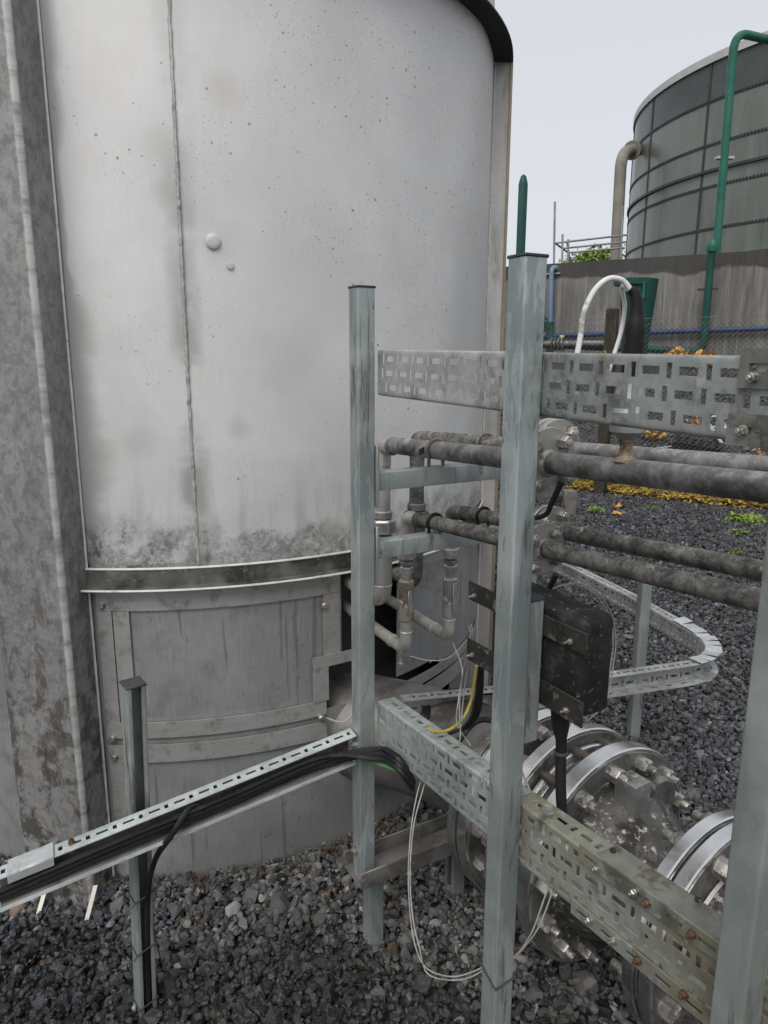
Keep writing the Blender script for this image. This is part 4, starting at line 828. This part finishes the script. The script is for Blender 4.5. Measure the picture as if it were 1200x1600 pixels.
M['seam'] = mk('dark seam sealant', (.034, .039, .038), (.052, .057, .055), 3, (.4, .5))
zs_ = [7.93, 7.08, 6.16, 5.26, 4.34, 3.42, 2.5, 1.2]
def ringT(z0, z1, m, name, Rr=RT, parent=tk):
    g = G(); n = 150
    for i in range(n): g.v += [tuple(tT(2*PI*i/n, Rr, z0)), tuple(tT(2*PI*i/n, Rr, z1))]
    g.f = [(2*i, 2*((i+1) % n), 2*((i+1) % n)+1, 2*i+1) for i in range(n)]; return obj(name, g, m, parent)
for i in range(len(zs_)-1): ringT(zs_[i+1], zs_[i], M['enamel_top' if i == 0 else 'enamel'], 'panel_course')
def hoop(z, h, out, m, name):
    g = G(); n = 160; pr = [(RT-.02, z-h/2), (RT+out, z-h/2), (RT+out, z+h/2), (RT-.02, z+h/2)]
    for i in range(n): g.v += [tuple(tT(2*PI*i/n, r_, z_)) for r_, z_ in pr]
    g.f = [(4*i+k, 4*((i+1) % n)+k, 4*((i+1) % n)+(k+1) % 4, 4*i+(k+1) % 4) for i in range(n) for k in range(4)]; return obj(name, g, m, tk)
for z in zs_[1:5]:
    so = hoop(z, .02, .012, M['seam'], 'seam')
    bo = G(); n = 230
    for k in range(n):
        a = rad(105)+rad(150)*k/n; c = tT(a, RT+.015, z+.035); e = V(math.cos(a), math.sin(a), 0); tgn = V(-math.sin(a), math.cos(a), 0); bo.box(c, tgn, e, ZV, .035, .03, .035)
    b_ = obj('bolt_row', bo, M['seam'], so); b_['kind'] = 'stuff'
hoop(5.62, .06, .06, M['seam'], 'stiffener_ring'); hoop(3.72, .07, .08, M['seam'], 'stiffener_ring')
hoop(7.99, .17, .05, M['roof'], 'rim')
obj('roof', G().lathe([(7.95, RT-.05), (8.0, RT), (8.05, RT), (8.9, 1.0), (8.95, .1)], sky_tank_C, ZV, 90), M['roof'], tk)
a0T = rad(-158.6)
for k in range(-2, 8):
    a = a0T-rad(19.2)*k+ (0 if k else 0)
    g = G(); e = V(math.cos(a), math.sin(a), 0); tgn = V(-math.sin(a), math.cos(a), 0)
    g.box(tT(a, RT+.005, 5.0), tgn, e, ZV, .05, .03, 6.0); obj('seam', g, M['seam'], tk)
# concrete wall
t = NT('board marked concrete'); v = t.coords(); col = t.mix(t.rng(t.noise(v, .8, 8, .65, .3), .35, .65), (.125, .12, .113), (.19, .182, .172))
col = t.mix(t.rng(t.noise(v, 13, 5, .6, .1, (1, 1, .045)), .45, .68, 0., .6), col, (.27, .26, .245)); col = t.mix(t.rng(t.noise(v, 24, 6, .65, .1, (1, 1, .04)), .5, .7, 0., .5), col, (.075, .07, .062))
tc = t.new('ShaderNodeTexCoord'); sx = t.new('ShaderNodeSeparateXYZ'); t.link(tc.outputs['Object'], sx.inputs[0])
edge = t.math('ADD', sx.outputs[2], t.math('MULTIPLY', t.math('SUBTRACT', t.noise(v, 1.1, 6, .65, .4), .5), .42)); col = t.mix(t.rng(edge, 1.62, 1.68, 0., .85), col, (.045, .043, .04))
t.bump(t.noise(v, 14, 6, .7, 0, (1, 1, .2)), .4, .02); M['conc'] = t.fin(col, .88)
WA, WB = V(2.0, 15.75, 0), V(9.6, 11.15, 0); wd = (WB-WA).normalized(); wn = V(wd.y, -wd.x, 0)
ZW0, ZW1 = 1.36, 3.29
wall = thing('concrete_wall', 'streaky grey concrete wall with a wet dark top edge in front of the green tank', 'wall', WA+ZV*ZW0)
obj('wall_face', G().box((WA+WB)/2-wn*.12+ZV*(ZW0-.6+ZW1)/2, wd, wn, ZV, (WB-WA).length, .24, ZW1-ZW0+.6), M['conc'], wall, base=WA+ZV*ZW0)
def onw(x, y, off=0.):                                   # point on the wall plane
    r = ray(x, y); return EYE+r*(((WA+wn*off-EYE).dot(wn))/r.dot(wn))
# green pipe: along the wall, up, over and up the tank
q0 = [onw(842, 538, .35), onw(935, 543, .35), onw(1098, 549, .35), onw(1113, 385, .35), onw(1118, 381, -.0)]
gp = thing('green_pipe', 'green pipe running low along the wall and up over its top', 'pipe', q0[2])
obj('pipe', G().tube(bend(q0[:2]+[q0[2], q0[3]], .16, 6), .062, 14), M['green_dark'], gp)
ep = onw(1113, 384, .35); tpz = ep.z
obj('riser', G().tube([q0[2]+ZV*.12, ep], .060, 16), M['green'], gp)
obj('elbow_cap', G().lathe([(-.1, .09), (-.02, .10), (.05, .085), (.1, .05), (.11, .01)], ep, ZV, 18), M['green'], gp)
for y_ in (452,): q = onw(1106, y_, .3); obj('bracket', G().box(q, wd, wn, ZV, .33, .08, .03), M['cap'], gp)
u1 = tT(rad(-156.2), RT+.45, 3.2); U0 = at(1120, 388, 13.6); U1 = at(1148, 50, 13.6); U2 = at(1168, 45, 13.6); U3 = U2+V(2.2, 1.2, .05)
gp2 = thing('green_pipe', 'tall green pipe climbing past the dark tank and turning level above its rim', 'pipe', U0)
obj('pipe', G().tube(bend([U0-ZV*.3, U1, U3], .32, 8), .070, 16), M['green'], gp2)
obj('bracket', G().box(at(1132, 247, 13.65), (1, 0, 0), (0, 1, 0), ZV, .3, .12, .04), M['roof'], gp2)
# blue pipes, green stub and valve cluster
B_ = onw(862, 418, .12); Bb = onw(860, 508, .12)
bpz = thing('blue_pipe', 'grey blue pipe standing against the left end of the concrete wall', 'pipe', Bb); obj('pipe', G().tube(bend([Bb, B_, B_+wd*.2-wn*.5], .1, 6), .05, 12), M['blue'], bpz)
obj('socket', G().lathe([(-.05, .07), (.05, .075), (.06, .05)], Bb, ZV, 14), M['green_dark'], bpz)
g1 = onw(838, 487, .3); tag(obj('green_pipe', G().tube([g1-wd*.4+ZV*.3, Bb-ZV*.03, Bb-ZV*.6], .075, 14), M['green_dark'], None, Bb), 'short dark green pipe slanting down to the foot of the blue pipe', 'pipe')
cable('blue_pipe', [onw(845, 526, .1), onw(1000, 520, .1), onw(1210, 513, .1)], .045, M['blue_dark'], 'thin dark blue pipe clipped along the foot of the concrete wall', 'pipe')
vc = onw(872, 537, .5); vv = thing('valve_set', 'rusty pipe flanges and valve low in front of the concrete wall', 'valve', vc)
for k in range(4): obj('flange', G().lathe([(0, .13), (.03, .13)], vc-wd*(.12-.07*k), wd, 20), M['cast_dark'], vv)
obj('hand_wheel', G().tube([vc-wd*.26+(wn*math.cos(2*PI*k/16)+ZV*math.sin(2*PI*k/16))*.2 for k in range(17)], .014, 6), M['scaf'], vv)
obj('pipe', G().tube([vc-wd*.3, vc+wd*.9], .06, 12), M['cast_dark'], vv)
obj('tag_plate', G().box(onw(878, 527, .5), wd, wn, ZV, .08, .02, .08), mk('pale yellow plate', (.55, .5, .25), (.6, .55, .3), 5), vv)
tag(obj('rail', G().box(onw(856, 428, .02), wd, wn, ZV, .5, .03, .03), M['scaf'], None, onw(856, 428, .02)), 'thin galvanised rail fixed near the top left of the concrete wall', 'rail')
# green hopper
hp = at(990, 560, 12.3); ht = at(991, 437, 12.3); hb = thing('green_hopper', 'tapered dark green bin standing before the concrete wall', 'bin', hp)
k_ = 12.3/FPX; obj('body', G().lathe([(0, 17*k_), (.05, 18*k_), (ht.z-hp.z-.06, 27*k_), (ht.z-hp.z, 27.5*k_)], hp, ZV, 28), M['green_dark'], hb); obj('lid', G().lathe([(-.09, 29*k_), (0, 29.5*k_), (.012, 28*k_), (.02, 5*k_)], ht, ZV, 28), M['green_dark'], hb)
for px in (976, 1006):
    q = at(px, 445, 11.98); obj('latch', G().box(q-ZV*.08, (1, 0, 0), (0, 1, 0), ZV, .035, .03, .25), M['green'], hb)
# brown vent pipe
v0, v1, v2 = at(961, 425, 20.3), at(971, 238, 20.3), at(998, 233, 21.2)
vp = thing('vent_pipe', 'grey brown pipe rising to a flanged elbow at the left side of the green tank', 'pipe', v0); obj('pipe', G().tube(bend([v0, v1, v2], .45, 8), .148, 18), M['vent'], vp)
obj('flange', G().lathe([(-.04, .24), (.03, .24)], v1+(v2-v1)*.62, v2-v1, 20), M['vent'], vp)
# scaffold rails
sc = thing('scaffold', 'light scaffold guard rails beyond the wall, left of the green tank', 'scaffold', at(880, 430, 17))
for x0, y0, x1, y1 in ((867, 315, 865, 440), (879, 366, 878, 440), (888, 374, 887, 440), (973, 322, 969, 440)): obj('standard', G().tube([at(x1, y1, 17), at(x0, y0, 17)], .024, 8), M['scaf'], sc)
for x0, y0, x1, y1 in ((866, 380, 980, 367), (880, 388, 978, 378), (886, 395, 976, 387), (866, 379, 888, 395), (886, 378, 892, 420)): obj('rail', G().tube([at(x0, y0, 17), at(x1, y1, 17.2)], .022, 8), M['scaf'], sc)
# dark green pointed post
gq = at(816, 850, 6.0); gt = at(818, 277, 6.0); tag(obj('pointed_post', G().lathe([(0, .036), (gt.z-gq.z-.07, .036), (gt.z-gq.z-.015, .022), (gt.z-gq.z, .006)], V(gt.x, 6, -.05), ZV, 8), M['green_dark'], None, V(gt.x, 6, 0)), 'dark green post with a pointed top behind the central strut post', 'post')

# ---------------------------------------------------------------- leaves, plants
def leafmesh(g, c, size, nrm, tw):
    c = V(c); n_ = V(nrm).normalized(); x = n_.orthogonal().normalized(); x.rotate(Matrix.Rotation(tw, 3, n_)); y = n_.cross(x)
    g.add([c-x*size, c-x*size*.2+y*size*.45-n_*size*.1, c+x*size*.9, c-x*size*.2-y*size*.45+n_*size*.12], [(0, 1, 2, 3)])
M['leaf_green'] = mk('bright leaves', (.10, .17, .03), (.22, .30, .07), 6, (.5, .7)); M['leaf_ochre'] = mk('ochre fallen leaves', (.30, .19, .03), (.48, .32, .06), 5, (.7, .9), 0, [dict(c=(.14, .11, .02), s=4, lo=.5, hi=.66, a=.7)])
M['leaf_orange'] = mk('orange fern', (.45, .22, .05), (.58, .32, .09), 8, (.6, .8)); M['bark'] = mk('bark', (.06, .05, .035), (.1, .085, .06), 8, (.8, .9))
tr = thing('tree', 'bright green tree crown just showing over the wall behind the scaffold', 'tree', at(932, 600, 30))
g = G()
for k in range(2600):
    a = random.gauss(0, 1); c = at(932, 420, 30)+V(a*.85, random.gauss(0, .8), +.30+random.gauss(0, .20)-.13*a*a); leafmesh(g, c, random.uniform(.06, .13), (random.gauss(0, 1), random.gauss(0, 1), 1), random.random()*6)
obj('crown', g, M['leaf_green'], tr, smooth=False); cr = at(932, 420, 30)
tg_ = G().tube([V(cr.x, 30, 1.0), V(cr.x+.1, 30, cr.z-1.2), V(cr.x, 30, cr.z-.3)], [.16, .11, .04], 8)
for k in range(5): tg_.tube([V(cr.x+.05, 30, cr.z-1.2+.1*k), V(cr.x+random.uniform(-1.2, 1.2), 30+random.uniform(-.6, .6), cr.z-.35)], [.05, .015], 6)
obj('trunk', tg_, M['bark'], tr)

# ---------------------------------------------------------------- ground
FA, FB = V(.6, 9.17, 0), V(6.6, 5.33, 0); fd = (FB-FA).normalized(); fnn = V(-fd.y, fd.x, 0)       # fence line
def ground_z(x, y):
    d_ = (x-FA.x)*fnn.x+(y-FA.y)*fnn.y
    return min(1.42, max(0, (d_-.35))*.26) if d_ > .35 else 0.0
t = NT('dark slate ground'); v = t.coords()
vo = t.voro(v, 34, 1); sc2 = t.new('ShaderNodeSeparateColor'); t.link(vo, sc2.inputs[0]); col = t.mix(sc2.outputs[0], (.018, .019, .021), (.075, .077, .083)); col = t.mix(t.rng(t.noise(v, 1.2, 6, .6), .5, .7, 0., .5), col, (.10, .095, .08))
t.bump(t.voro(v, 34, 0), .8, .02); M['ground'] = t.fin(col, .75)
g = G(); xs = [-60, -20, -8, -4]+[q*.5 for q in range(-6, 31)]+[18, 25, 40, 80]; ys = [-40, -15, -5, -2]+[q*.5 for q in range(-2, 47)]+[28, 35, 50, 90, 160]
for x in xs:
    for y in ys: g.v.append((x, y, ground_z(x, y)-.012))
ny = len(ys); g.f = [(i*ny+j, (i+1)*ny+j, (i+1)*ny+j+1, i*ny+j+1) for i in range(len(xs)-1) for j in range(ny-1)]
gr = obj('ground', g, M['ground']); gr['kind'] = 'structure'; gr['label'] = 'dark slate ground sheet rising to a bank beyond the fence'

# gravel stones: thousands of faceted chippings in one mesh
protos = []
for k in range(36):
    bm = bmesh.new(); ax = [1, random.uniform(.62, .95), random.uniform(.45, .8)]
    for _ in range(random.choice((11, 13, 15, 18))):
        p = V(random.gauss(0, 1), random.gauss(0, 1), random.gauss(0, 1)).normalized()*random.uniform(.82, 1); bm.verts.new((p.x*ax[0], p.y*ax[1], p.z*ax[2]))
    r_ = bmesh.ops.convex_hull(bm, input=bm.verts); bmesh.ops.delete(bm, geom=[e for e in r_['geom_interior'] if isinstance(e, bmesh.types.BMVert)], context='VERTS')
    bmesh.ops.triangulate(bm, faces=bm.faces); bm.verts.index_update()
    protos.append((np.array([v_.co[:] for v_ in bm.verts], np.float32), np.array([[w.index for w in f.verts] for f in bm.faces], np.int64))); bm.free()
def scatter(n, y0, y1, smean, ssd, xmarg=.35):
    """points on the ground inside the field of view (with a margin), denser rows near"""
    y = np.sqrt(rng.uniform(y0**2, y1**2, n)); x = rng.uniform(-1, 1, n)*(y*.62+xmarg); s = np.exp(rng.normal(math.log(smean), ssd, n)); return x, y, s
sets = [scatter(38000, .75, 2.6, .0112, .36), scatter(36000, 2.6, 4.6, .0130, .33), scatter(62000, 4.6, 8.6, .0165, .3), scatter(12000, 8.4, 12.5, .024, .3), scatter(3500, .8, 3.0, .009, .3), scatter(320, .85, 2.6, .026, .22)]
X = np.concatenate([q[0] for q in sets]); Y = np.concatenate([q[1] for q in sets]); Sz = np.concatenate([q[2] for q in sets])
ok = (X-TC.x)**2+(Y-TC.y)**2 > (TR-.02)**2; ok &= ~((X < -.6) & (Y > 3.2)); X, Y, Sz = X[ok], Y[ok], Sz[ok]
dF = (X-FA.x)*fnn.x+(Y-FA.y)*fnn.y
Zg = np.where(dF > .35, np.minimum(1.42, np.maximum(0, dF-.35)*.26), 0)
Zs = Zg+rng.uniform(-.004, .012, len(X))+np.where(Y < 2.6, rng.uniform(0, .008, len(X)), 0)
q = rng.normal(size=(len(X), 4)); q[:, 1:3] *= .55; q /= np.linalg.norm(q, axis=1)[:, None]; w_, x_, y_, z_ = q.T
Rm = np.stack([1-2*(y_*y_+z_*z_), 2*(x_*y_-z_*w_), 2*(x_*z_+y_*w_), 2*(x_*y_+z_*w_), 1-2*(x_*x_+z_*z_), 2*(y_*z_-x_*w_), 2*(x_*z_-y_*w_), 2*(y_*z_+x_*w_), 1-2*(x_*x_+y_*y_)], 1).reshape(-1, 3, 3)
# colour: wet dark chippings in the near left, dusty brown grey round the pipes, blue black slate further off
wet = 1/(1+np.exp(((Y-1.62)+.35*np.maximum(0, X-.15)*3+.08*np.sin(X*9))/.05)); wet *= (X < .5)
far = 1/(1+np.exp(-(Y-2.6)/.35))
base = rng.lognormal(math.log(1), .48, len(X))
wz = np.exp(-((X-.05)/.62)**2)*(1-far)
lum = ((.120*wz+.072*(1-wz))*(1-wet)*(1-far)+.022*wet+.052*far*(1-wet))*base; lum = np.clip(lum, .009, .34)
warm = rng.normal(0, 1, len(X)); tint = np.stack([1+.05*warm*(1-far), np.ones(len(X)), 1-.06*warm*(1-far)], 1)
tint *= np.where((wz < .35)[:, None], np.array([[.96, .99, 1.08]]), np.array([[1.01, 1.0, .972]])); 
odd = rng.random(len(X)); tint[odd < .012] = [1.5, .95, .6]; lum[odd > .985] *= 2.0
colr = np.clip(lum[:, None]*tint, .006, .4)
pid = rng.integers(0, len(protos), len(X)); VV_, FF_, CC_ = [], [], []; off = 0
for k, (pv, pf_) in enumerate(protos):
    i = np.where(pid == k)[0]
    if not len(i): continue
    vv_ = np.einsum('nij,kj->nki', Rm[i], pv)*Sz[i][:, None, None]*np.array([1, 1, 1.0]); vv_[..., 0] += X[i][:, None]; vv_[..., 1] += Y[i][:, None]; vv_[..., 2] += Zs[i][:, None]
    m = len(pv); VV_.append(vv_.reshape(-1, 3)); FF_.append((pf_[None]+(np.arange(len(i))*m)[:, None, None]+off).reshape(-1, 3)); CC_.append(np.repeat(colr[i], m, 0)); off += len(i)*m
VV_ = np.concatenate(VV_).astype(np.float32); FF_ = np.concatenate(FF_).astype(np.int32); CC_ = np.concatenate(CC_)
me = bpy.data.meshes.new('gravel'); me.vertices.add(len(VV_)); me.vertices.foreach_set('co', VV_.ravel()); me.loops.add(FF_.size); me.loops.foreach_set('vertex_index', FF_.ravel())
me.polygons.add(len(FF_)); me.polygons.foreach_set('loop_start', np.arange(0, FF_.size, 3, dtype=np.int32)); me.update(calc_edges=True); me.shade_flat()
ca_ = me.color_attributes.new('stone', 'FLOAT_COLOR', 'POINT'); ca_.data.foreach_set('color', np.concatenate([CC_, np.ones((len(CC_), 1))], 1).astype(np.float32).ravel())
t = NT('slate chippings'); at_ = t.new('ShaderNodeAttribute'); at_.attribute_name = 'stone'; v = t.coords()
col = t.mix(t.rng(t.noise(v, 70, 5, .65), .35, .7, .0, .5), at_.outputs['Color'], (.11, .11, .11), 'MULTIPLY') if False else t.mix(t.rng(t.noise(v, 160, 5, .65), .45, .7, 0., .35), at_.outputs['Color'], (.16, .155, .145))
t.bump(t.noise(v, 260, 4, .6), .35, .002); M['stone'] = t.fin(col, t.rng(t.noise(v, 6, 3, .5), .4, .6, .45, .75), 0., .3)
me.materials.append(M['stone']); gv = bpy.data.objects.new('gravel', me); COL.objects.link(gv); tag(gv, 'loose grey slate chippings covering the yard', 'gravel', kind='stuff')

# leaf litter behind the fence
g = G()
for k in range(13000):
    u = random.uniform(1.0, 6.6); w = random.betavariate(1.5, 1.7)*.62-.06; p = FA+fd*u+fnn*w; leafmesh(g, (p.x, p.y, ground_z(p.x, p.y)+random.uniform(.012, .07)), random.uniform(.018, .038), (random.gauss(0, .5), random.gauss(0, .5), 1), random.random()*6)
tag(obj('leaf_litter', g, M['leaf_ochre'], smooth=False), 'strip of ochre fallen leaves along the foot of the chain link fence', 'leaves', kind='stuff')
def fern(px, py, dist, n, size, m, name, label, cat, group, hgt=.3):
    r = ray(px, py); p = EYE+r*(dist/r.y); z = ground_z(p.x, p.y); p = V(p.x, p.y, z); g = G()
    for k in range(n):
        a = random.random()*2*PI; e = random.uniform(.1, 1); pts = p+V(math.cos(a)*e*size, math.sin(a)*e*size, hgt*random.uniform(.1, 1)*(1-.4*e)); leafmesh(g, pts, size*random.uniform(.13, .26), (random.gauss(0, 1), random.gauss(0, 1), 1.2), random.random()*6)
        if k % 4 == 0: g.tube([p, (p+pts)/2+ZV*.02, pts], .003, 4)
    tag(obj(name, g, m, None, p, smooth=False), label, cat, group)
for i, (px, py, dist, n, sz, lab) in enumerate(((1020, 690, 9.6, 120, .20, 'orange fern behind the sensor cup'), (875, 660, 10.2, 90, .2, 'orange fern beside the upper flanges, far off on the bank'), (1092, 655, 9.6, 80, .18, 'orange fern showing above the black pallet'), (1185, 690, 8.2, 90, .16, 'orange fern at the right edge under the tray'), (1060, 560, 13.0, 150, .3, 'low orange growth at the foot of the concrete wall'), (1100, 556, 12.6, 150, .3, 'second patch of orange growth at the wall foot'))):
    fern(px, py, dist, n, sz, M['leaf_orange'], 'fern', lab, 'plant', 'orange ferns on the bank')
for i, (px, py, lab, n, sz) in enumerate(((932, 800, 'small green weed in the gravel left of the thick pipe', 50, .10), (1022, 798, 'tiny green weed in the gravel below the thick pipe', 26, .07), (1165, 815, 'largest patch of bright green weeds at the right edge', 130, .17), (1150, 868, 'small weed patch by the thin pipes at the right', 30, .07), (1155, 835, 'thin weed between the two right weed patches', 36, .09))):
    p = onz(px, py); fern(px, py, p.y, n, sz, M['leaf_green'], 'weed', lab, 'plant', 'green weeds in the gravel', .07)
for px, py, lab in ((960, 806, 'pale fallen leaf on the far gravel'), (972, 796, 'red brown fallen leaf on the far gravel')):
    p = onz(px, py); g = G()
    for k in range(3): leafmesh(g, p+V(random.uniform(-.05, .05), random.uniform(-.04, .04), .03), .06, (random.gauss(0, .3), random.gauss(0, .3), 1), random.random()*6)
    tag(obj('dead_leaf', g, M['leaf_orange'], None, p, smooth=False), lab, 'leaf', 'single fallen leaves')
# brown leaf debris caught at the vessel foot and among the stones
M['debris'] = mk('brown leaf debris', (.05, .034, .022), (.11, .075, .048), 20, (.7, .9))
g = G()
for k in range(290):
    if k < 230:
        a = rad(random.uniform(-96, -60)) if k < 120 else rad(random.uniform(-62, -44)); p = tp(a, TR+.015+abs(random.gauss(0, .035)), .012+random.random()*.02)
    else: p = V(random.uniform(-.8, 1.4), random.uniform(1.0, 3.2), .014+random.random()*.014)
    leafmesh(g, p, random.uniform(.006, .014), (random.gauss(0, .6), random.gauss(0, .6), 1), random.random()*6)
    if k % 5 == 0: q = p+V(random.gauss(0, .03), random.gauss(0, .03), .006); g.tube([p, (p+q)/2+ZV*.004, q], .0012, 4)
tag(obj('leaf_debris', g, M['debris'], smooth=False), 'scraps of brown leaf and twig caught in the gravel at the vessel foot', 'leaves', kind='stuff')
# ---------------------------------------------------------------- fence
fz = 1.92; FL = (FB-FA).length
fen = thing('chain_link_fence', 'dark chain link fence on stained posts along the edge of the gravel', 'fence', FA)
g = G(); cell = .052; nz_ = int(fz/cell); nu_ = int(FL/cell)
for k in range(nu_):
    pts = [FA+fd*(k*cell+(cell*.5 if j % 2 else 0)*1.0*(1)+(cell*.0))+fnn*(.003 if j % 2 else -.003)+ZV*(j*cell*.5) for j in range(2*nz_)]
    pts2 = [FA+fd*(k*cell-(cell*.5 if j % 2 else 0))+fnn*(-.003 if j % 2 else .003)+ZV*(j*cell*.5) for j in range(2*nz_)]
    g.tube(pts, .0027, 3, False)
    if True: g.tube(pts2, .0027, 3, False)
obj('mesh', g, M['fence'], fen, smooth=False)
for z in (.05, .95, fz-.03): obj('line_wire', G().tube([FA+ZV*z, FB+ZV*z], .003, 5), M['fence'], fen)
pb_ = onz(938, 772); s0_ = (V(pb_.x, pb_.y, 0)-FA).dot(fd)
for k in (-1, 0, 1):
    p = FA+fd*(s0_+2.6*k)-fnn*.05; obj('post', G().box(p+ZV*.95, fd, fnn, ZV, .115, .11, 2.1), M['lichen_post'], fen, bev=.008)
# block, pallet, ladder
bq = onz(890, 806); tag(obj('concrete_block', G().box(bq+V(0, .06, .115), (1, .1, 0), (-.1, 1, 0), ZV, .125, .13, .26), M['block'], None, bq, bev=.012), 'mossy concrete block standing on the gravel beside the small flanges', 'block')
bq = onz(869, 808); tag(obj('bollard', G().lathe([(0, .045), (.16, .045), (.17, .055), (.21, .055), (.22, .03)], bq, ZV, 14), M['lichen_post'], None, bq), 'short dark mossy stub beside the concrete block', 'post')
def bank(px, py):
    r = ray(px, py); lo, hi = 7., 14.
    for _ in range(40):
        m_ = (lo+hi)/2; p = EYE+r*(m_/r.y)
        if p.z > ground_z(p.x, p.y): lo = m_
        else: hi = m_
    return p
pq = bank(1085, 712); pal = thing('plastic_pallet', 'slotted black plastic block lying on the bank beyond the fence', 'pallet', pq)
ux = V(.86, -.5, -.12).normalized(); uy = V(.5, .85, .22).normalized(); uz = ux.cross(uy)
fmP = lambda u, v, w: pq-ux*.28+ux*u+uy*v+uz*(.14-w)
obj('deck', G().plate(fmP, .56, .24, [(.03+.088*k, .085+.088*k, .03, .10) for k in range(6)]+[(.03+.088*k, .085+.088*k, .135, .21) for k in range(6)], .03), M['black_pl'], pal, smooth=False)
obj('base', G().box(pq+ux*0+uy*.12+uz*.05, ux, uy, uz, .56, .23, .11), M['black_pl'], pal, bev=.01)
la, lb = bank(1128, 700), bank(1092, 668); ld = thing('ladder', 'piece of aluminium ladder lying beside the black pallet', 'ladder', la)
dr = (lb-la); sd = V(.17, .03, .02)
for s_ in (0, 1): obj('rail', G().tube([la+sd*s_+ZV*.05, lb+sd*s_*1.2+ZV*.22], .022, 8), M['alu'], ld)
for k in range(3): q = la.lerp(lb, .2+.3*k)+ZV*(.08+.05*k); obj('rung', G().tube([q, q+sd*1.05], .016, 8), M['alu'], ld)
pa, pb2 = bank(990, 712), bank(1048, 705); tag(obj('pole', G().tube([pa+ZV*.05, pb2+ZV*.06], .015, 8), M['scaf'], None, pa), 'thin grey pole lying on the bank left of the pallet', 'pole')
q = bank(862, 698); tag(obj('plastic_scrap', G().box(q+ZV*.03, (1, .2, 0), (0, 1, .2), ZV, .28, .08, .05), M['blue'], None, q, bev=.01), 'pale blue scrap lying on the bank behind the upper flanges', 'scrap')

# ---------------------------------------------------------------- camera, light
cam = bpy.data.cameras.new('camera'); co = bpy.data.objects.new('camera', cam); COL.objects.link(co); S.camera = co
cam.sensor_fit = 'AUTO'; cam.sensor_width = 36; cam.lens = FPX/1600*36; cam.clip_start = .02; cam.clip_end = 600
Rm_ = Matrix((_R, _U, -_F)).transposed(); co.matrix_world = Matrix.Translation(EYE) @ Rm_.to_4x4()
wd_ = bpy.data.worlds.new('World'); S.world = wd_; wd_.use_nodes = True; nt = wd_.node_tree; bg = nt.nodes['Background']
sk = nt.nodes.new('ShaderNodeTexSky'); sk.sky_type = 'NISHITA'; sk.sun_disc = False; EL, AZS = rad(52), rad(200)
sk.sun_elevation = EL; sk.sun_rotation = AZS; sk.air_density = 1.0; sk.dust_density = 3.0; sk.ozone_density = 1.0
hs_ = nt.nodes.new('ShaderNodeHueSaturation'); hs_.inputs['Saturation'].default_value = .10; nt.links.new(sk.outputs[0], hs_.inputs['Color'])
mxn = nt.nodes.new('ShaderNodeMix'); mxn.data_type = 'RGBA'; mxn.inputs[0].default_value = .72; mxn.inputs[7].default_value = (7.3, 7.6, 8.2, 1)
nt.links.new(hs_.outputs[0], mxn.inputs[6]); nt.links.new(mxn.outputs[2], bg.inputs['Color']); bg.inputs['Strength'].default_value = .072
sun = bpy.data.lights.new('sun', 'SUN'); sun.energy = 1.5; sun.angle = rad(35); sun.color = (1, .97, .93); so_ = bpy.data.objects.new('sun', sun); COL.objects.link(so_)
sd_ = V(math.sin(AZS)*math.cos(EL), math.cos(AZS)*math.cos(EL), math.sin(EL)); so_.rotation_euler = (-sd_).to_track_quat('-Z', 'Y').to_euler(); so_.location = (-3, -3, 8)
vs_ = S.view_settings; S.display_settings.display_device = 'sRGB'; vs_.view_transform = 'Standard'; vs_.look = 'None'; vs_.exposure = .63; vs_.gamma = 1; vs_.use_curve_mapping = False
S.render.engine = 'CYCLES'; S.cycles.max_bounces = 6; S.cycles.diffuse_bounces = 3; S.cycles.glossy_bounces = 3
